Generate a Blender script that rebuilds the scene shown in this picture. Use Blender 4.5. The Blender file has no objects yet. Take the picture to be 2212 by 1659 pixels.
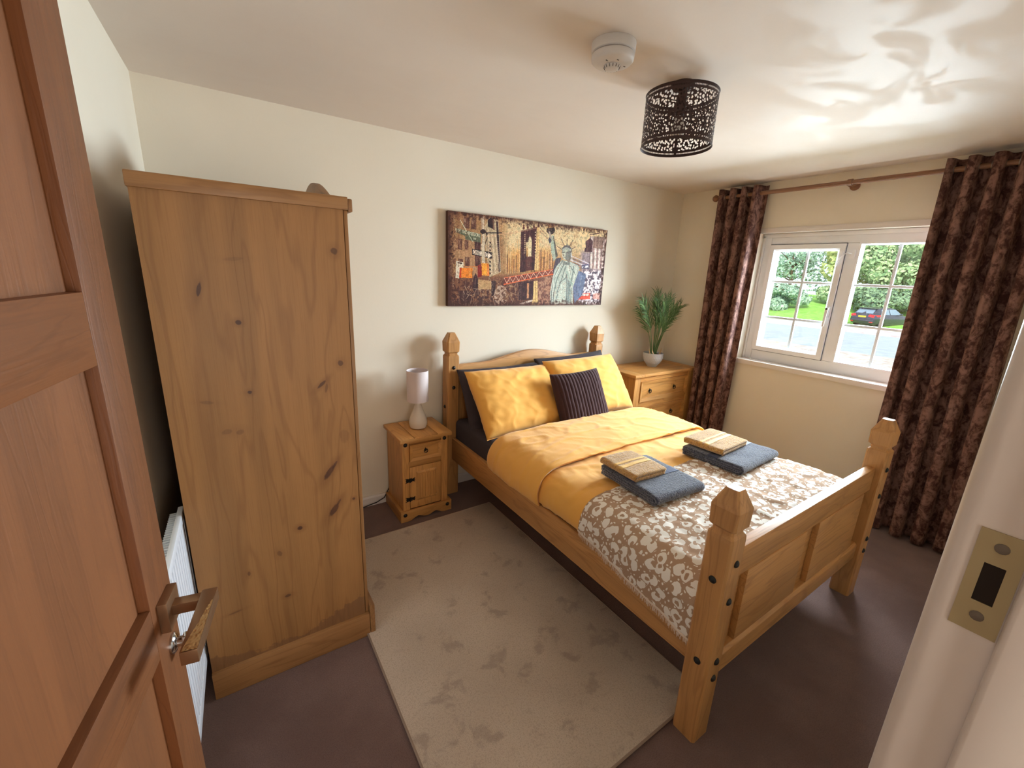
import bpy, bmesh, math, random
import numpy as np
from mathutils import Vector, Matrix, noise
random.seed(7)
R = math.radians
S = bpy.context.scene
COL = S.collection
XR, HC = 3.804, 2.2915                      # right wall, ceiling height (back wall y=0, room at y<0)

# ------------------------------------------------------------ camera
def cam_axes(yaw, pitch, roll):
    cy, sy, cp, sp = math.cos(yaw), math.sin(yaw), math.cos(pitch), math.sin(pitch)
    f = Vector((sy*cp, cy*cp, sp)); r = Vector((cy, -sy, 0)); u = r.cross(f)
    c, s = math.cos(roll), math.sin(roll)
    return r*c+u*s, u*c-r*s, f
cd = bpy.data.cameras.new('camera'); cam = bpy.data.objects.new('camera', cd); COL.objects.link(cam)
r_, u_, f_ = cam_axes(0.59986, -0.25832, 0.04307)
m = Matrix((r_, u_, -f_)).transposed().to_4x4(); m.translation = Vector((0.22067, -2.60857, 1.54777))
cam.matrix_world = m
cd.sensor_width = 36; cd.lens = 917.3165*36/2212; cd.clip_start = 0.02; cd.clip_end = 300
S.camera = cam
# ------------------------------------------------------------ world, sun, added fill lamps, exposure
w = bpy.data.worlds.new('sky'); S.world = w; w.use_nodes = True
bg = w.node_tree.nodes['Background']; bg.inputs[0].default_value = (0.80, 0.90, 1.0, 1); bg.inputs[1].default_value = 1.7
def light(name, kind, loc, energy, color, target=None, **kw):
    d = bpy.data.lights.new(name, kind); d.energy = energy; d.color = color
    for k, v in kw.items(): setattr(d, k, v)
    o = bpy.data.objects.new(name, d); COL.objects.link(o); o.location = loc
    if target is not None: o.rotation_euler = (Vector(target)-Vector(loc)).to_track_quat('-Z', 'Y').to_euler()
    return o
light('sun', 'SUN', (-20, -8, 30), 6.4, (1.0, 0.95, 0.86), (20, 14, 0), angle=R(1.0))
dl = light('window_daylight_fill', 'AREA', (4.8, -1.35, 1.72), 920, (0.76, 0.88, 1.0), (1.9, -1.25, 1.28), shape='RECTANGLE', size=2.1, size_y=1.3)  # added area lamp outside the window, strengthens its daylight; hidden from camera
dl.visible_camera = False
gl_ = light('ceiling_fill', 'AREA', (4.9, -1.35, 0.85), 34, (0.82, 1.0, 0.80), (1.9, -1.35, 1.9), shape='RECTANGLE', size=2.0, size_y=0.9)   # added unseen fill lamp outside the window, tinted green, aimed up at the ceiling
gl_.visible_camera = False
light('hall_fill', 'AREA', (0.40, -4.05, 1.15), 23, (1.0, 0.925, 0.83), (0.75, -1.0, 1.85), shape='RECTANGLE', size=0.9, size_y=1.1)  # added fill lamp in the hall, aimed up to lift ceiling and back wall
vs = S.view_settings
vs.view_transform = 'Standard'; vs.look = 'None'; vs.gamma = 1; vs.exposure = 0.0; vs.use_curve_mapping = False

# ------------------------------------------------------------ helpers
def srgb(r, g, b):
    f = lambda c: c/255/12.92 if c/255 <= .04045 else ((c/255+.055)/1.055)**2.4
    return (f(r), f(g), f(b), 1)

class MB:
    def __init__(s): s.v = []; s.f = []
    def add(s, vs, fs):
        n = len(s.v); s.v += [tuple(v) for v in vs]; s.f += [tuple(i+n for i in f) for f in fs]; return s
    def box(s, x0, y0, z0, x1, y1, z1):
        x0, x1 = min(x0, x1), max(x0, x1); y0, y1 = min(y0, y1), max(y0, y1); z0, z1 = min(z0, z1), max(z0, z1)
        return s.add([(x0,y0,z0),(x1,y0,z0),(x1,y1,z0),(x0,y1,z0),(x0,y0,z1),(x1,y0,z1),(x1,y1,z1),(x0,y1,z1)],
                     [(0,3,2,1),(4,5,6,7),(0,1,5,4),(1,2,6,5),(2,3,7,6),(3,0,4,7)])
    def prism(s, poly, ax, a, b):            # polygon (2D, in the other two axes in order) pushed along axis ax
        def P(p, t):
            q = list(p); q.insert(ax, t); return tuple(q)
        n = len(poly); vs = [P(p, a) for p in poly]+[P(p, b) for p in poly]
        return s.add(vs, [tuple(range(n))[::-1], tuple(range(n, 2*n))]+[(i, (i+1) % n, n+(i+1) % n, n+i) for i in range(n)])
    def lathe(s, prof, c=(0,0,0), seg=24, ax=2):   # prof: (radius, height)
        vs = []; fs = []
        for r, h in prof:
            for k in range(seg):
                a = 2*math.pi*k/seg; p = [r*math.cos(a), r*math.sin(a)]; p.insert(ax, h) if ax != 1 else p.insert(1, h)
                vs.append((c[0]+p[0], c[1]+p[1], c[2]+p[2]))
        for i in range(len(prof)-1):
            for k in range(seg):
                k2 = (k+1) % seg; fs.append((i*seg+k, i*seg+k2, (i+1)*seg+k2, (i+1)*seg+k))
        if prof[0][0] > 1e-5: fs.append(tuple(range(seg))[::-1])
        if prof[-1][0] > 1e-5: fs.append(tuple(range((len(prof)-1)*seg, len(prof)*seg)))
        return s.add(vs, fs)
    def tube(s, pts, r, seg=8):
        pts = [Vector(p) for p in pts]; vs = []; fs = []; up = Vector((0.3, 0.2, 1)).normalized()
        for i, p in enumerate(pts):
            t = (pts[min(i+1, len(pts)-1)]-pts[max(i-1, 0)]).normalized()
            a = t.cross(up); a = a.normalized() if a.length > 1e-4 else t.cross(Vector((1, 0, 0))).normalized(); b = t.cross(a)
            rr = r[i] if isinstance(r, (list, tuple)) else r
            for k in range(seg):
                q = 2*math.pi*k/seg; vs.append(p+a*rr*math.cos(q)+b*rr*math.sin(q))
        for i in range(len(pts)-1):
            for k in range(seg): fs.append((i*seg+k, i*seg+(k+1) % seg, (i+1)*seg+(k+1) % seg, (i+1)*seg+k))
        fs += [tuple(range(seg))[::-1], tuple(range((len(pts)-1)*seg, len(pts)*seg))]
        return s.add(vs, fs)
    def loft(s, rings):                      # closed rings with equal counts, capped
        n = len(rings[0]); vs = [p for r in rings for p in r]; fs = []
        for i in range(len(rings)-1):
            for k in range(n): fs.append((i*n+k, i*n+(k+1) % n, (i+1)*n+(k+1) % n, (i+1)*n+k))
        fs += [tuple(range(n))[::-1], tuple(range((len(rings)-1)*n, len(rings)*n))]
        return s.add(vs, fs)
    def grid(s, fn, nu, nv, wrap=False):
        vs = [fn(i/nu, j/nv) for j in range(nv+1) for i in range(nu+1)]
        return s.add(vs, [(j*(nu+1)+i, j*(nu+1)+i+1, (j+1)*(nu+1)+i+1, (j+1)*(nu+1)+i) for j in range(nv) for i in range(nu)])
    def build(s, name, mat, parent=None, bevel=0, seg=2, smooth=None, local=False, solid=0, fix=True):
        me = bpy.data.meshes.new(name); bm = bmesh.new()
        off = Vector((0, 0, 0)) if (local or parent is None) else Vector(parent.get('_o', (0, 0, 0)))
        bv = [bm.verts.new(Vector(v)-off) for v in s.v]
        for f in s.f:
            try: bm.faces.new([bv[i] for i in f])
            except ValueError: pass
        if fix: bmesh.ops.recalc_face_normals(bm, faces=bm.faces)
        if bevel:
            bm.normal_update()
            ed = [e for e in bm.edges if len(e.link_faces) == 2 and e.calc_face_angle(0) > R(35)]
            bmesh.ops.bevel(bm, geom=ed, offset=bevel, segments=seg, profile=0.6, affect='EDGES', clamp_overlap=True)
        if smooth is None: smooth = False
        if smooth or bevel:
            bm.normal_update()
            for f in bm.faces: f.smooth = True
            for e in bm.edges:
                if len(e.link_faces) == 2 and e.calc_face_angle(0) > R(smooth if isinstance(smooth, (int, float)) and smooth > 1 else 42): e.smooth = False
        bm.to_mesh(me); bm.free()
        o = bpy.data.objects.new(name, me); COL.objects.link(o)
        if mat: me.materials.append(mat)
        if parent is not None:
            o.parent = parent; o['_o'] = tuple(parent.get('_o', (0, 0, 0)))
        if solid:
            mo = o.modifiers.new('thickness', 'SOLIDIFY'); mo.thickness = solid; mo.offset = 0
        return o

def thing(name, loc, label, cat, group=None, rot=0):
    o = bpy.data.objects.new(name, None); COL.objects.link(o); o.location = loc; o.rotation_euler = (0, 0, rot)
    o['_o'] = tuple(loc); o['label'] = label; o['category'] = cat; o.empty_display_size = .05
    if group: o['group'] = group
    return o
def struct(o, label=None):
    o['kind'] = 'structure'
    if label: o['label'] = label
    return o
def lab(o, t): o['label'] = t; return o
def tag(o, label, cat, group=None):
    o['label'] = label; o['category'] = cat
    if group: o['group'] = group
    return o
def copy_tree(o, parent=None):
    c = o.copy(); COL.objects.link(c); c.parent = parent
    for ch in list(o.children): copy_tree(ch, c)
    return c

# ------------------------------------------------------------ materials
class NT:
    def __init__(s, name, rough=.6, spec=.5):
        s.m = bpy.data.materials.new(name); s.m.use_nodes = True; s.t = s.m.node_tree
        s.b = s.t.nodes['Principled BSDF']; s.b.inputs['Roughness'].default_value = rough
        s.b.inputs['Specular IOR Level'].default_value = spec
    def n(s, typ, inp=None, **kw):
        x = s.t.nodes.new('ShaderNode'+typ)
        for k, v in kw.items(): setattr(x, k, v)
        for k, v in (inp or {}).items(): s.set(x.inputs[k], v)
        return x
    def set(s, sock, v):
        if isinstance(v, bpy.types.NodeSocket): s.t.links.new(v, sock)
        else: sock.default_value = v
    def ma(s, op, a, b=0.0, c=0.0, clamp=False):
        x = s.n('Math', operation=op, use_clamp=clamp); s.set(x.inputs[0], a); s.set(x.inputs[1], b); s.set(x.inputs[2], c); return x.outputs[0]
    def vm(s, op, a, b=(0, 0, 0), out=0):
        x = s.n('VectorMath', operation=op); s.set(x.inputs[0], a); s.set(x.inputs[1], b); return x.outputs[out]
    def mix(s, f, a, b, mode='MIX'):
        x = s.n('Mix', data_type='RGBA', blend_type=mode); s.set(x.inputs[0], f); s.set(x.inputs[6], a); s.set(x.inputs[7], b); return x.outputs[2]
    def ss(s, v, a, b):                       # smooth step a..b -> 0..1
        x = s.n('MapRange', interpolation_type='SMOOTHSTEP'); s.set(x.inputs[0], v); x.inputs[1].default_value = a; x.inputs[2].default_value = b; return x.outputs[0]
    def obj(s, rnd=0.0):
        c = s.n('TexCoord').outputs['Object']
        if rnd:
            i = s.n('ObjectInfo').outputs['Random']; q = s.n('CombineXYZ', {0: s.ma('MULTIPLY', i, rnd), 1: s.ma('MULTIPLY', i, rnd*1.7), 2: s.ma('MULTIPLY', i, rnd*.6)})
            c = s.vm('ADD', c, q.outputs[0])
        return c
    def noise(s, vec, scale, detail=3, rough=.55, dist=0.0, out=0):
        x = s.n('TexNoise', {'Scale': scale, 'Detail': detail, 'Roughness': rough, 'Distortion': dist}); s.set(x.inputs['Vector'], vec); return x.outputs[out]
    def color(s, c): s.set(s.b.inputs['Base Color'], c)
    def bump(s, h, strength=.2, dist=.01):
        x = s.n('Bump', {'Strength': strength, 'Distance': dist}); s.set(x.inputs['Height'], h); s.set(s.b.inputs['Normal'], x.outputs[0])

def plain(name, c, rough=.6, spec=.5, metal=0.0, bump=0, bscale=80):
    t = NT(name, rough, spec); t.b.inputs['Metallic'].default_value = metal
    v = t.obj(); n = t.noise(v, 6, 2)
    t.color(t.mix(t.ma('MULTIPLY', n, .35), c, tuple(x*.86 for x in c[:3])+(1,)))
    if bump: t.bump(t.noise(v, bscale, 2), bump, .004)
    return t.m

def wood(name, base, dark, axis, rough=.42, across=9.0, rnd=5.0, knots=True, marks=(), stain=False, contrast=.55):
    t = NT(name, rough, .45)
    c = t.obj(rnd)
    st = [1, 1, 1]; st[axis] = .10
    warp = t.noise(t.vm('MULTIPLY', c, (2.2, 2.2, 2.2)), 1.0, 2, out=1)
    cw = t.vm('ADD', c, t.vm('SCALE', t.vm('SUBTRACT', warp, (.5, .5, .5)), (0, 0, 0)))
    sc = t.n('VectorMath', operation='SCALE'); t.set(sc.inputs[0], t.vm('SUBTRACT', warp, (.5, .5, .5))); sc.inputs['Scale'].default_value = .055
    cw = t.vm('ADD', c, sc.outputs[0])
    v = t.vm('MULTIPLY', cw, tuple(x*across for x in st))
    broad = t.noise(v, 1.0, 3, .5, .4)
    rings = t.ma('FRACT', t.ma('MULTIPLY', broad, 9.0))
    rings = t.ss(t.ma('ABSOLUTE', t.ma('SUBTRACT', rings, .5)), .30, .5)
    fine = t.noise(t.vm('MULTIPLY', c, tuple((230 if i != axis else 5) for i in range(3))), 1.0, 2)
    band = t.noise(t.vm('MULTIPLY', cw, tuple((14 if i != axis else .35) for i in range(3))), 1.0, 1)
    col = t.mix(t.ss(band, .3, .7), tuple(x*1.12 for x in base[:3])+(1,), tuple(x*.86 for x in base[:3])+(1,))
    col = t.mix(t.ma('MULTIPLY', rings, contrast*.6), col, dark)
    col = t.mix(t.ma('MULTIPLY', t.ss(fine, .45, .75), .22), col, dark)
    if knots:
        kv = [3.4, 3.4, 3.4]; kv[axis] = 1.9
        vo = t.n('TexVoronoi', {'Scale': 1.0}); t.set(vo.inputs['Vector'], t.vm('MULTIPLY', cw, tuple(kv)))
        sepc = t.n('SeparateColor'); t.set(sepc.inputs[0], vo.outputs['Color'])
        on = t.ss(sepc.outputs[0], .62, .66)
        kd = t.ma('ADD', vo.outputs['Distance'], t.ma('MULTIPLY', t.ma('SUBTRACT', t.noise(c, 40, 2), .5), .06))
        k = t.ma('MULTIPLY', t.ma('SUBTRACT', 1.0, t.ss(kd, .035, .085)), on)
        halo = t.ma('MULTIPLY', t.ma('SUBTRACT', 1.0, t.ss(kd, .05, .28)), on)
        col = t.mix(t.ma('MULTIPLY', halo, .35), col, dark)
        col = t.mix(t.ma('MULTIPLY', k, .8), col, tuple(x*.25 for x in dark[:3])+(1,))
    if marks:                                  # individual knots and splintered chips of this very board: (x, z, rx, rz, tilt, darkness)
        p = t.n('TexCoord').outputs['Object']; sx = t.n('SeparateXYZ'); t.set(sx.inputs[0], p)
        wob = t.ma('MULTIPLY', t.ma('SUBTRACT', t.noise(p, 45, 3), .5), .9)
        for (mx, mz, rx, rz, tilt, dk) in marks:
            dx = t.ma('SUBTRACT', sx.outputs[0], mx); dz = t.ma('SUBTRACT', sx.outputs[2], mz)
            ca, sa = math.cos(tilt), math.sin(tilt)
            a = t.ma('ADD', t.ma('MULTIPLY', dx, ca/rx), t.ma('MULTIPLY', dz, sa/rx))
            b = t.ma('SUBTRACT', t.ma('MULTIPLY', dz, ca/rz), t.ma('MULTIPLY', dx, sa/rz))
            d = t.ma('SQRT', t.ma('ADD', t.ma('MULTIPLY', a, a), t.ma('MULTIPLY', b, b)))
            d2 = t.ma('ADD', d, wob)
            col = t.mix(t.ma('MULTIPLY', t.ma('SUBTRACT', 1.0, t.ss(d, .9, 3.2)), .38*dk), col, dark)
            col = t.mix(t.ma('MULTIPLY', t.ma('SUBTRACT', 1.0, t.ss(d2, .65, 1.05)), .85*dk), col, srgb(62, 30, 22))
        if stain:                              # old water marks along the foot of the panel
            e = t.ma('ADD', t.ma('MULTIPLY', t.noise(p, 9, 4, .7), .15), t.ma('MULTIPLY', t.ss(sx.outputs[0], .33, .53), .065))
            e = t.ma('ADD', e, t.ma('MULTIPLY', t.ma('SUBTRACT', 1.0, t.ss(sx.outputs[0], .0, .09)), .05))
            s_ = t.ss(t.ma('SUBTRACT', t.ma('ADD', e, .065), sx.outputs[2]), -.002, .006)
            col = t.mix(t.ma('MULTIPLY', s_, .55), col, srgb(105, 72, 50))
    t.color(col)
    t.bump(t.ma('ADD', t.ma('MULTIPLY', rings, -.6), fine), .12, .002)
    return t.m

PB, PD = srgb(193, 140, 84), srgb(132, 82, 40)          # waxed pine
pine = {a: wood('waxed_pine_'+'xyz'[a], PB, PD, a) for a in range(3)}
OB, OD = srgb(204, 148, 84), srgb(142, 90, 44)          # brighter small cabinets
honey = {a: wood('honey_pine_'+'xyz'[a], OB, OD, a, rnd=9) for a in range(3)}
DB, DD = srgb(118, 70, 36), srgb(82, 44, 20)
door_w = {a: wood('door_wood_'+'xyz'[a], DB, DD, a, rough=.5, knots=False, across=16, contrast=.35) for a in range(3)}
door_pan = wood('door_panel_veneer', srgb(126, 77, 42), srgb(95, 55, 28), 2, rough=.52, knots=False, across=14, contrast=.3)
pole_w = wood('pole_wood', srgb(140, 98, 70), srgb(96, 62, 42), 1, knots=False)
WM = [(.1205,1.46,.0055,.022,-.25,1),(.2085,1.36,.0085,.0075,0,1),(.2165,1.133,.007,.0065,0,1),(.3225,.596,.010,.009,0,1),(.2605,.325,.011,.007,0,.8),
      (.5035,1.589,.011,.013,0,.75),(.5015,1.206,.010,.012,0,.75),(.4345,1.136,.022,.006,.75,.9),(.4485,1.12,.006,.018,-.2,.5),(.4385,.795,.038,.011,.95,1),(.4445,.635,.036,.012,.95,1),(.4585,.82,.02,.005,1.0,.7),(.462,.66,.02,.005,1.0,.7),
      (.5185,.662,.006,.006,0,.9),(.1765,1.003,.014,.010,.3,.35),(.2495,.514,.009,.014,.4,.5),(.1485,.468,.005,.010,0,.6),(.1415,1.01,.016,.01,.2,.3),(.0925,.33,.024,.004,.1,.45),(.1005,1.114,.02,.006,-.2,.3),(.2165,1.55,.03,.006,.1,.2),(.50,.93,.02,.03,0,.25)]
wpine = {a: wood('wardrobe_pine_'+'xyz'[a], srgb(150, 106, 64), srgb(106, 66, 34), a) for a in range(3)}
ward_side = wood('wardrobe_side_pine', srgb(152, 106, 60), srgb(110, 68, 33), 2, rough=.5, across=6.5, rnd=0, knots=False, marks=WM, stain=True, contrast=.5)
black = plain('black_iron', srgb(22, 20, 20), .45, .4)
brass = plain('aged_brass', srgb(172, 156, 118), .42, .5, .45, .2, 40)
bronze = plain('bronze_handle', srgb(150, 116, 88), .34, .5, .75); hammered = plain('hammered_gold', srgb(196, 160, 112), .3, .5, .8)
chrome = plain('chrome', srgb(205, 205, 208), .12, .5, 1.0)
white_gloss = plain('white_gloss_paint', srgb(226, 216, 208), .32, .5, 0, .08, 30)
white_pvc = plain('white_plastic', srgb(240, 241, 244), .35, .5); gasket_shade_m = plain('grey_gasket_and_shade', srgb(96, 98, 102), .7)
bar_pvc = plain('glazing_bar_plastic', srgb(214, 222, 226), .4, .5)
rad_white = plain('radiator_enamel', srgb(232, 234, 240), .3, .5)
ceramic = plain('glazed_ceramic', srgb(222, 210, 196), .22, .5)
lamp_cloth = plain('lampshade_cloth', srgb(226, 212, 212), .9, .2, 0, .2, 400)
pot_m = plain('pale_grey_pot', srgb(196, 198, 204), .55, .4)
soil_m = plain('potting_soil', srgb(62, 46, 38), .95, .1, 0, .8, 90)
dry_m = plain('dry_leaf', srgb(214, 176, 132), .8, .2)
stem_m = plain('palm_stem', srgb(82, 112, 62), .6, .4)
dark_metal = plain('dark_bronze_metal', srgb(64, 46, 42), .5, .4, .3)
rubber = plain('black_cable', srgb(28, 27, 28), .5, .3)

def wall_mat(name, c, c2):
    t = NT(name, .78, .3); v = t.obj()
    t.color(t.mix(t.ss(t.noise(v, 1.3, 2), .35, .65), c, c2)); t.bump(t.noise(v, 55, 4), .10, .004); return t.m
wall_m = wall_mat('cream_emulsion', srgb(231, 220, 202), srgb(228, 216, 197))
def ceil_mat():
    t = NT('ceiling_paint', .62, .12); v = t.obj()
    t.color(t.mix(t.ss(t.noise(v, 1.1, 2), .35, .65), srgb(231, 219, 208), srgb(228, 214, 202)))
    pt = t.ss(t.noise(t.vm('MULTIPLY', v, (3.2, 5.5, 1)), 1.0, 4, .6, .6), .45, .6)
    t.set(t.b.inputs['Roughness'], t.ma('ADD', .58, t.ma('MULTIPLY', pt, .3)))
    t.bump(t.ma('ADD', t.noise(v, 40, 4), t.ma('MULTIPLY', pt, .6)), .08, .004); return t.m
ceil_m = ceil_mat()
def carpet_mat():
    t = NT('brown_carpet', .97, .08); v = t.obj()
    c = t.mix(t.ss(t.noise(v, 2.2, 4, .6), .35, .68), srgb(120, 93, 86), srgb(138, 111, 103))
    c = t.mix(t.ma('MULTIPLY', t.ss(t.noise(v, 260, 2), .4, .7), .4), c, srgb(88, 66, 60))
    t.color(c); t.bump(t.noise(v, 420, 3), .7, .006)
    t.b.inputs['Sheen Weight'].default_value = .15; return t.m
carpet_m = carpet_mat()
def rug_mat():
    t = NT('beige_rug_pile', .95, .08); v = t.obj()
    a = t.noise(v, 8.5, 5, .62, .3); b = t.noise(v, 1.6, 2)
    c = t.mix(t.ss(b, .3, .7), srgb(210, 191, 172), srgb(190, 171, 153))
    c = t.mix(t.ma('MULTIPLY', t.ss(t.ma('ADD', a, t.ma('MULTIPLY', b, .25)), .68, .80), .42), c, srgb(130, 110, 100))
    c = t.mix(t.ma('MULTIPLY', t.ss(t.noise(v, 170, 2), .45, .7), .35), c, srgb(150, 130, 114))
    t.color(c); t.bump(t.noise(v, 300, 3), .6, .006); t.b.inputs['Sheen Weight'].default_value = .2; return t.m
rug_m = rug_mat()
def cloth(name, c, rough=.85, scale=500, b=.15, vary=.12, sheen=.1, big=0):
    t = NT(name, rough, .2); v = t.obj(); n = t.noise(v, 3.0, 3)
    t.color(t.mix(n, tuple(min(1, x*(1+vary)) for x in c[:3])+(1,), tuple(x*(1-vary) for x in c[:3])+(1,)))
    h = t.noise(v, scale, 2)
    if big: h = t.ma('ADD', h, t.ma('MULTIPLY', t.noise(v, big, 3, .6, .8), 2.0))
    t.bump(h, b, .005); t.b.inputs['Sheen Weight'].default_value = sheen; return t.m
yellow_m = cloth('mustard_cotton', srgb(243, 178, 84), .75, 700, .14, .04, .28, 9)
grey_m = cloth('charcoal_cotton', srgb(66, 58, 62), .8, 700, .12, .08, .05, 7)
cush_m = cloth('brown_knit', srgb(66, 44, 46), .95, 300, .35, .15, .1)
def terry(name, c, c2):
    t = NT(name, .95, .1); v = t.obj(); n = t.noise(v, 110, 3, .7, .6)
    t.color(t.mix(t.ss(n, .3, .7), c2, c)); t.bump(n, 1.0, .010); t.b.inputs['Sheen Weight'].default_value = .7; return t.m
terry_y = terry('mustard_terry', srgb(228, 176, 96), srgb(186, 130, 60)); band_y = cloth('mustard_band', srgb(238, 196, 124), .7, 300)
terry_g = terry('slate_terry', srgb(84, 90, 116), srgb(34, 36, 50)); band_g = cloth('slate_band', srgb(72, 78, 104), .6, 300)
def velvet():
    t = NT('crushed_velvet', .85, .1); v = t.obj()
    a = t.noise(t.vm('MULTIPLY', v, (1, 1, .55)), 26, 4, .62, .7); b = t.noise(v, 70, 3, .6, .5)
    k = t.ss(t.ma('ADD', a, t.ma('MULTIPLY', t.ma('SUBTRACT', b, .5), .35)), .36, .66)
    t.color(t.mix(k, srgb(72, 45, 41), srgb(138, 104, 93)))
    t.b.inputs['Sheen Weight'].default_value = .25; t.b.inputs['Sheen Roughness'].default_value = .4; t.b.inputs['Sheen Tint'].default_value = srgb(190, 150, 135)
    t.bump(a, .25, .01); return t.m
velvet_m = velvet()
def leopard():
    t = NT('leopard_throw', .9, .15)
    uv = t.n('UVMap').outputs[0]
    wn = t.noise(t.vm('MULTIPLY', uv, (26, 26, 1)), 1.0, 2, out=1)
    sc = t.n('VectorMath', operation='SCALE'); t.set(sc.inputs[0], t.vm('SUBTRACT', wn, (.5, .5, .5))); sc.inputs['Scale'].default_value = .62
    p = t.vm('ADD', t.vm('MULTIPLY', uv, (19.5, 21, 0)), sc.outputs[0])
    def vor(vec, rnd):
        x = t.n('TexVoronoi', {'Scale': 1.0, 'Randomness': rnd}, voronoi_dimensions='2D'); t.set(x.inputs['Vector'], vec); return x
    A = vor(p, .75)
    loc = t.vm('SUBTRACT', p, A.outputs['Position'])
    off = t.n('VectorMath', operation='SCALE'); t.set(off.inputs[0], t.vm('MULTIPLY', t.vm('SUBTRACT', A.outputs['Color'], (.5, .5, .5)), (1, 1, 0))); off.inputs['Scale'].default_value = .62
    ln = lambda v: t.n('VectorMath', {0: v}, operation='LENGTH').outputs['Value']
    d1 = ln(loc); d2 = ln(t.vm('SUBTRACT', loc, off.outputs[0]))
    sep = t.n('SeparateColor'); t.set(sep.inputs[0], A.outputs['Color'])
    blob = t.ma('SUBTRACT', 1.0, t.ss(d1, .385, .415))
    hole = t.ma('MULTIPLY', t.ma('SUBTRACT', 1.0, t.ss(d2, .17, .20)), t.ss(sep.outputs[2], .14, .16))
    B = vor(t.vm('MULTIPLY', p, (2.3, 2.3, 0)), .9)
    sp = t.ma('MULTIPLY', t.ma('SUBTRACT', 1.0, t.ss(B.outputs['Distance'], .17, .21)), t.ss(d1, .47, .50))
    k = t.ma('ADD', t.ma('MULTIPLY', blob, t.ma('SUBTRACT', 1.0, hole)), sp, clamp=True)
    t.color(t.mix(k, srgb(180, 148, 122), srgb(240, 232, 222)))
    t.bump(t.ma('ADD', k, t.noise(t.vm('MULTIPLY', uv, (400, 400, 1)), 1.0, 1)), .12, .003)
    return t.m
leopard_m = leopard(); fringe_m = cloth('throw_fringe', srgb(226, 206, 188), .95, 300)
def glass():
    m_ = bpy.data.materials.new('window_glass'); m_.use_nodes = True; t = m_.node_tree; t.nodes.clear()
    o = t.nodes.new('ShaderNodeOutputMaterial'); tr = t.nodes.new('ShaderNodeBsdfTransparent'); gl = t.nodes.new('ShaderNodeBsdfGlossy'); mx = t.nodes.new('ShaderNodeMixShader')
    tr.inputs[0].default_value = (.97, .99, .98, 1); gl.inputs['Roughness'].default_value = .02; mx.inputs[0].default_value = .06
    t.links.new(tr.outputs[0], mx.inputs[1]); t.links.new(gl.outputs[0], mx.inputs[2]); t.links.new(mx.outputs[0], o.inputs[0]); return m_
glass_m = glass()
def cutwork():                                 # laser cut metal sheet: real holes let light through
    t = NT('cutwork_metal', .5, .4); t.b.inputs['Metallic'].default_value = .25
    t.color(srgb(66, 46, 44))
    uv = t.n('UVMap').outputs[0]; s_ = t.n('SeparateXYZ'); t.set(s_.inputs[0], uv)
    wn = t.noise(t.vm('MULTIPLY', uv, (70, 70, 1)), 1.0, 1, out=1)
    sc = t.n('VectorMath', operation='SCALE'); t.set(sc.inputs[0], t.vm('SUBTRACT', wn, (.5, .5, .5))); sc.inputs['Scale'].default_value = .9
    p = t.vm('ADD', t.vm('MULTIPLY', uv, (84, 84, 0)), sc.outputs[0])
    x = t.n('TexVoronoi', {'Scale': 1.0, 'Randomness': .8}, voronoi_dimensions='2D'); t.set(x.inputs['Vector'], p)
    h = t.ma('SUBTRACT', 1.0, t.ss(x.outputs['Distance'], .33, .38))
    v = s_.outputs[1]
    h = t.ma('MULTIPLY', h, t.ma('MULTIPLY', t.ss(v, .022, .024), t.ma('SUBTRACT', 1.0, t.ss(v, .166, .168))))
    # row of little slots along both rims
    fx = t.ma('ABSOLUTE', t.ma('SUBTRACT', t.ma('FRACT', t.ma('MULTIPLY', s_.outputs[0], 155)), .5))
    row = t.ma('ADD', t.ma('SUBTRACT', 1.0, t.ss(t.ma('ABSOLUTE', t.ma('SUBTRACT', v, .0115)), .0022, .003)), t.ma('SUBTRACT', 1.0, t.ss(t.ma('ABSOLUTE', t.ma('SUBTRACT', v, .1785)), .0022, .003)))
    h = t.ma('ADD', h, t.ma('MULTIPLY', row, t.ma('SUBTRACT', 1.0, t.ss(fx, .22, .28))), clamp=True)
    seam = t.ss(t.ma('ABSOLUTE', t.ma('SUBTRACT', s_.outputs[0], .105)), .006, .007)
    t.set(t.b.inputs['Alpha'], t.ma('SUBTRACT', 1.0, t.ma('MULTIPLY', h, seam))); return t.m
cut_m = cutwork()
def leaf_mat(name, c, c2, tr=.25):
    t = NT(name, .6, .25); i = t.n('NewGeometry').outputs['Random Per Island']
    col = t.mix(i, c, c2); t.color(col)
    if tr:
        d = t.n('BsdfTranslucent'); t.set(d.inputs[0], col); x = t.n('MixShader', {0: tr}); t.t.links.new(t.b.outputs[0], x.inputs[1]); t.t.links.new(d.outputs[0], x.inputs[2])
        t.t.links.new(x.outputs[0], t.t.nodes['Material Output'].inputs[0])
    return t.m
palm_m = leaf_mat('palm_leaf', srgb(56, 90, 48), srgb(122, 152, 94), .15)

# ------------------------------------------------------------ room shell
def wl(y): return .0335*y                      # left wall is slightly out of square
def bx(*a): return MB().box(*a)
struct(bx(-.9, -4.3, -.12, XR+.3, .3, 0).build('floor', carpet_m), 'brown carpet floor')
struct(bx(-.9, -4.3, HC, XR+.3, .3, HC+.12).build('ceiling', ceil_m), 'off white painted ceiling')
struct(bx(-.35, 0, 0, XR+.3, .14, HC).build('wall_back', wall_m), 'cream wall behind the bed')
struct(MB().prism([(0, 0), (-.35, 0), (-.35, -2.56), (wl(-2.56), -2.56)], 2, 0, HC).build('wall_left', wall_m), 'cream wall behind the wardrobe')
wr = MB()
oy0, oy1, oz0, oz1 = -1.905, -.735, .885, 1.922
wr.box(XR, -2.70, 0, XR+.3, 0, oz0).box(XR, -2.70, oz1, XR+.3, 0, HC).box(XR, oy1, oz0, XR+.3, 0, oz1).box(XR, -2.70, oz0, XR+.3, oy0, oz1)
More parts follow.
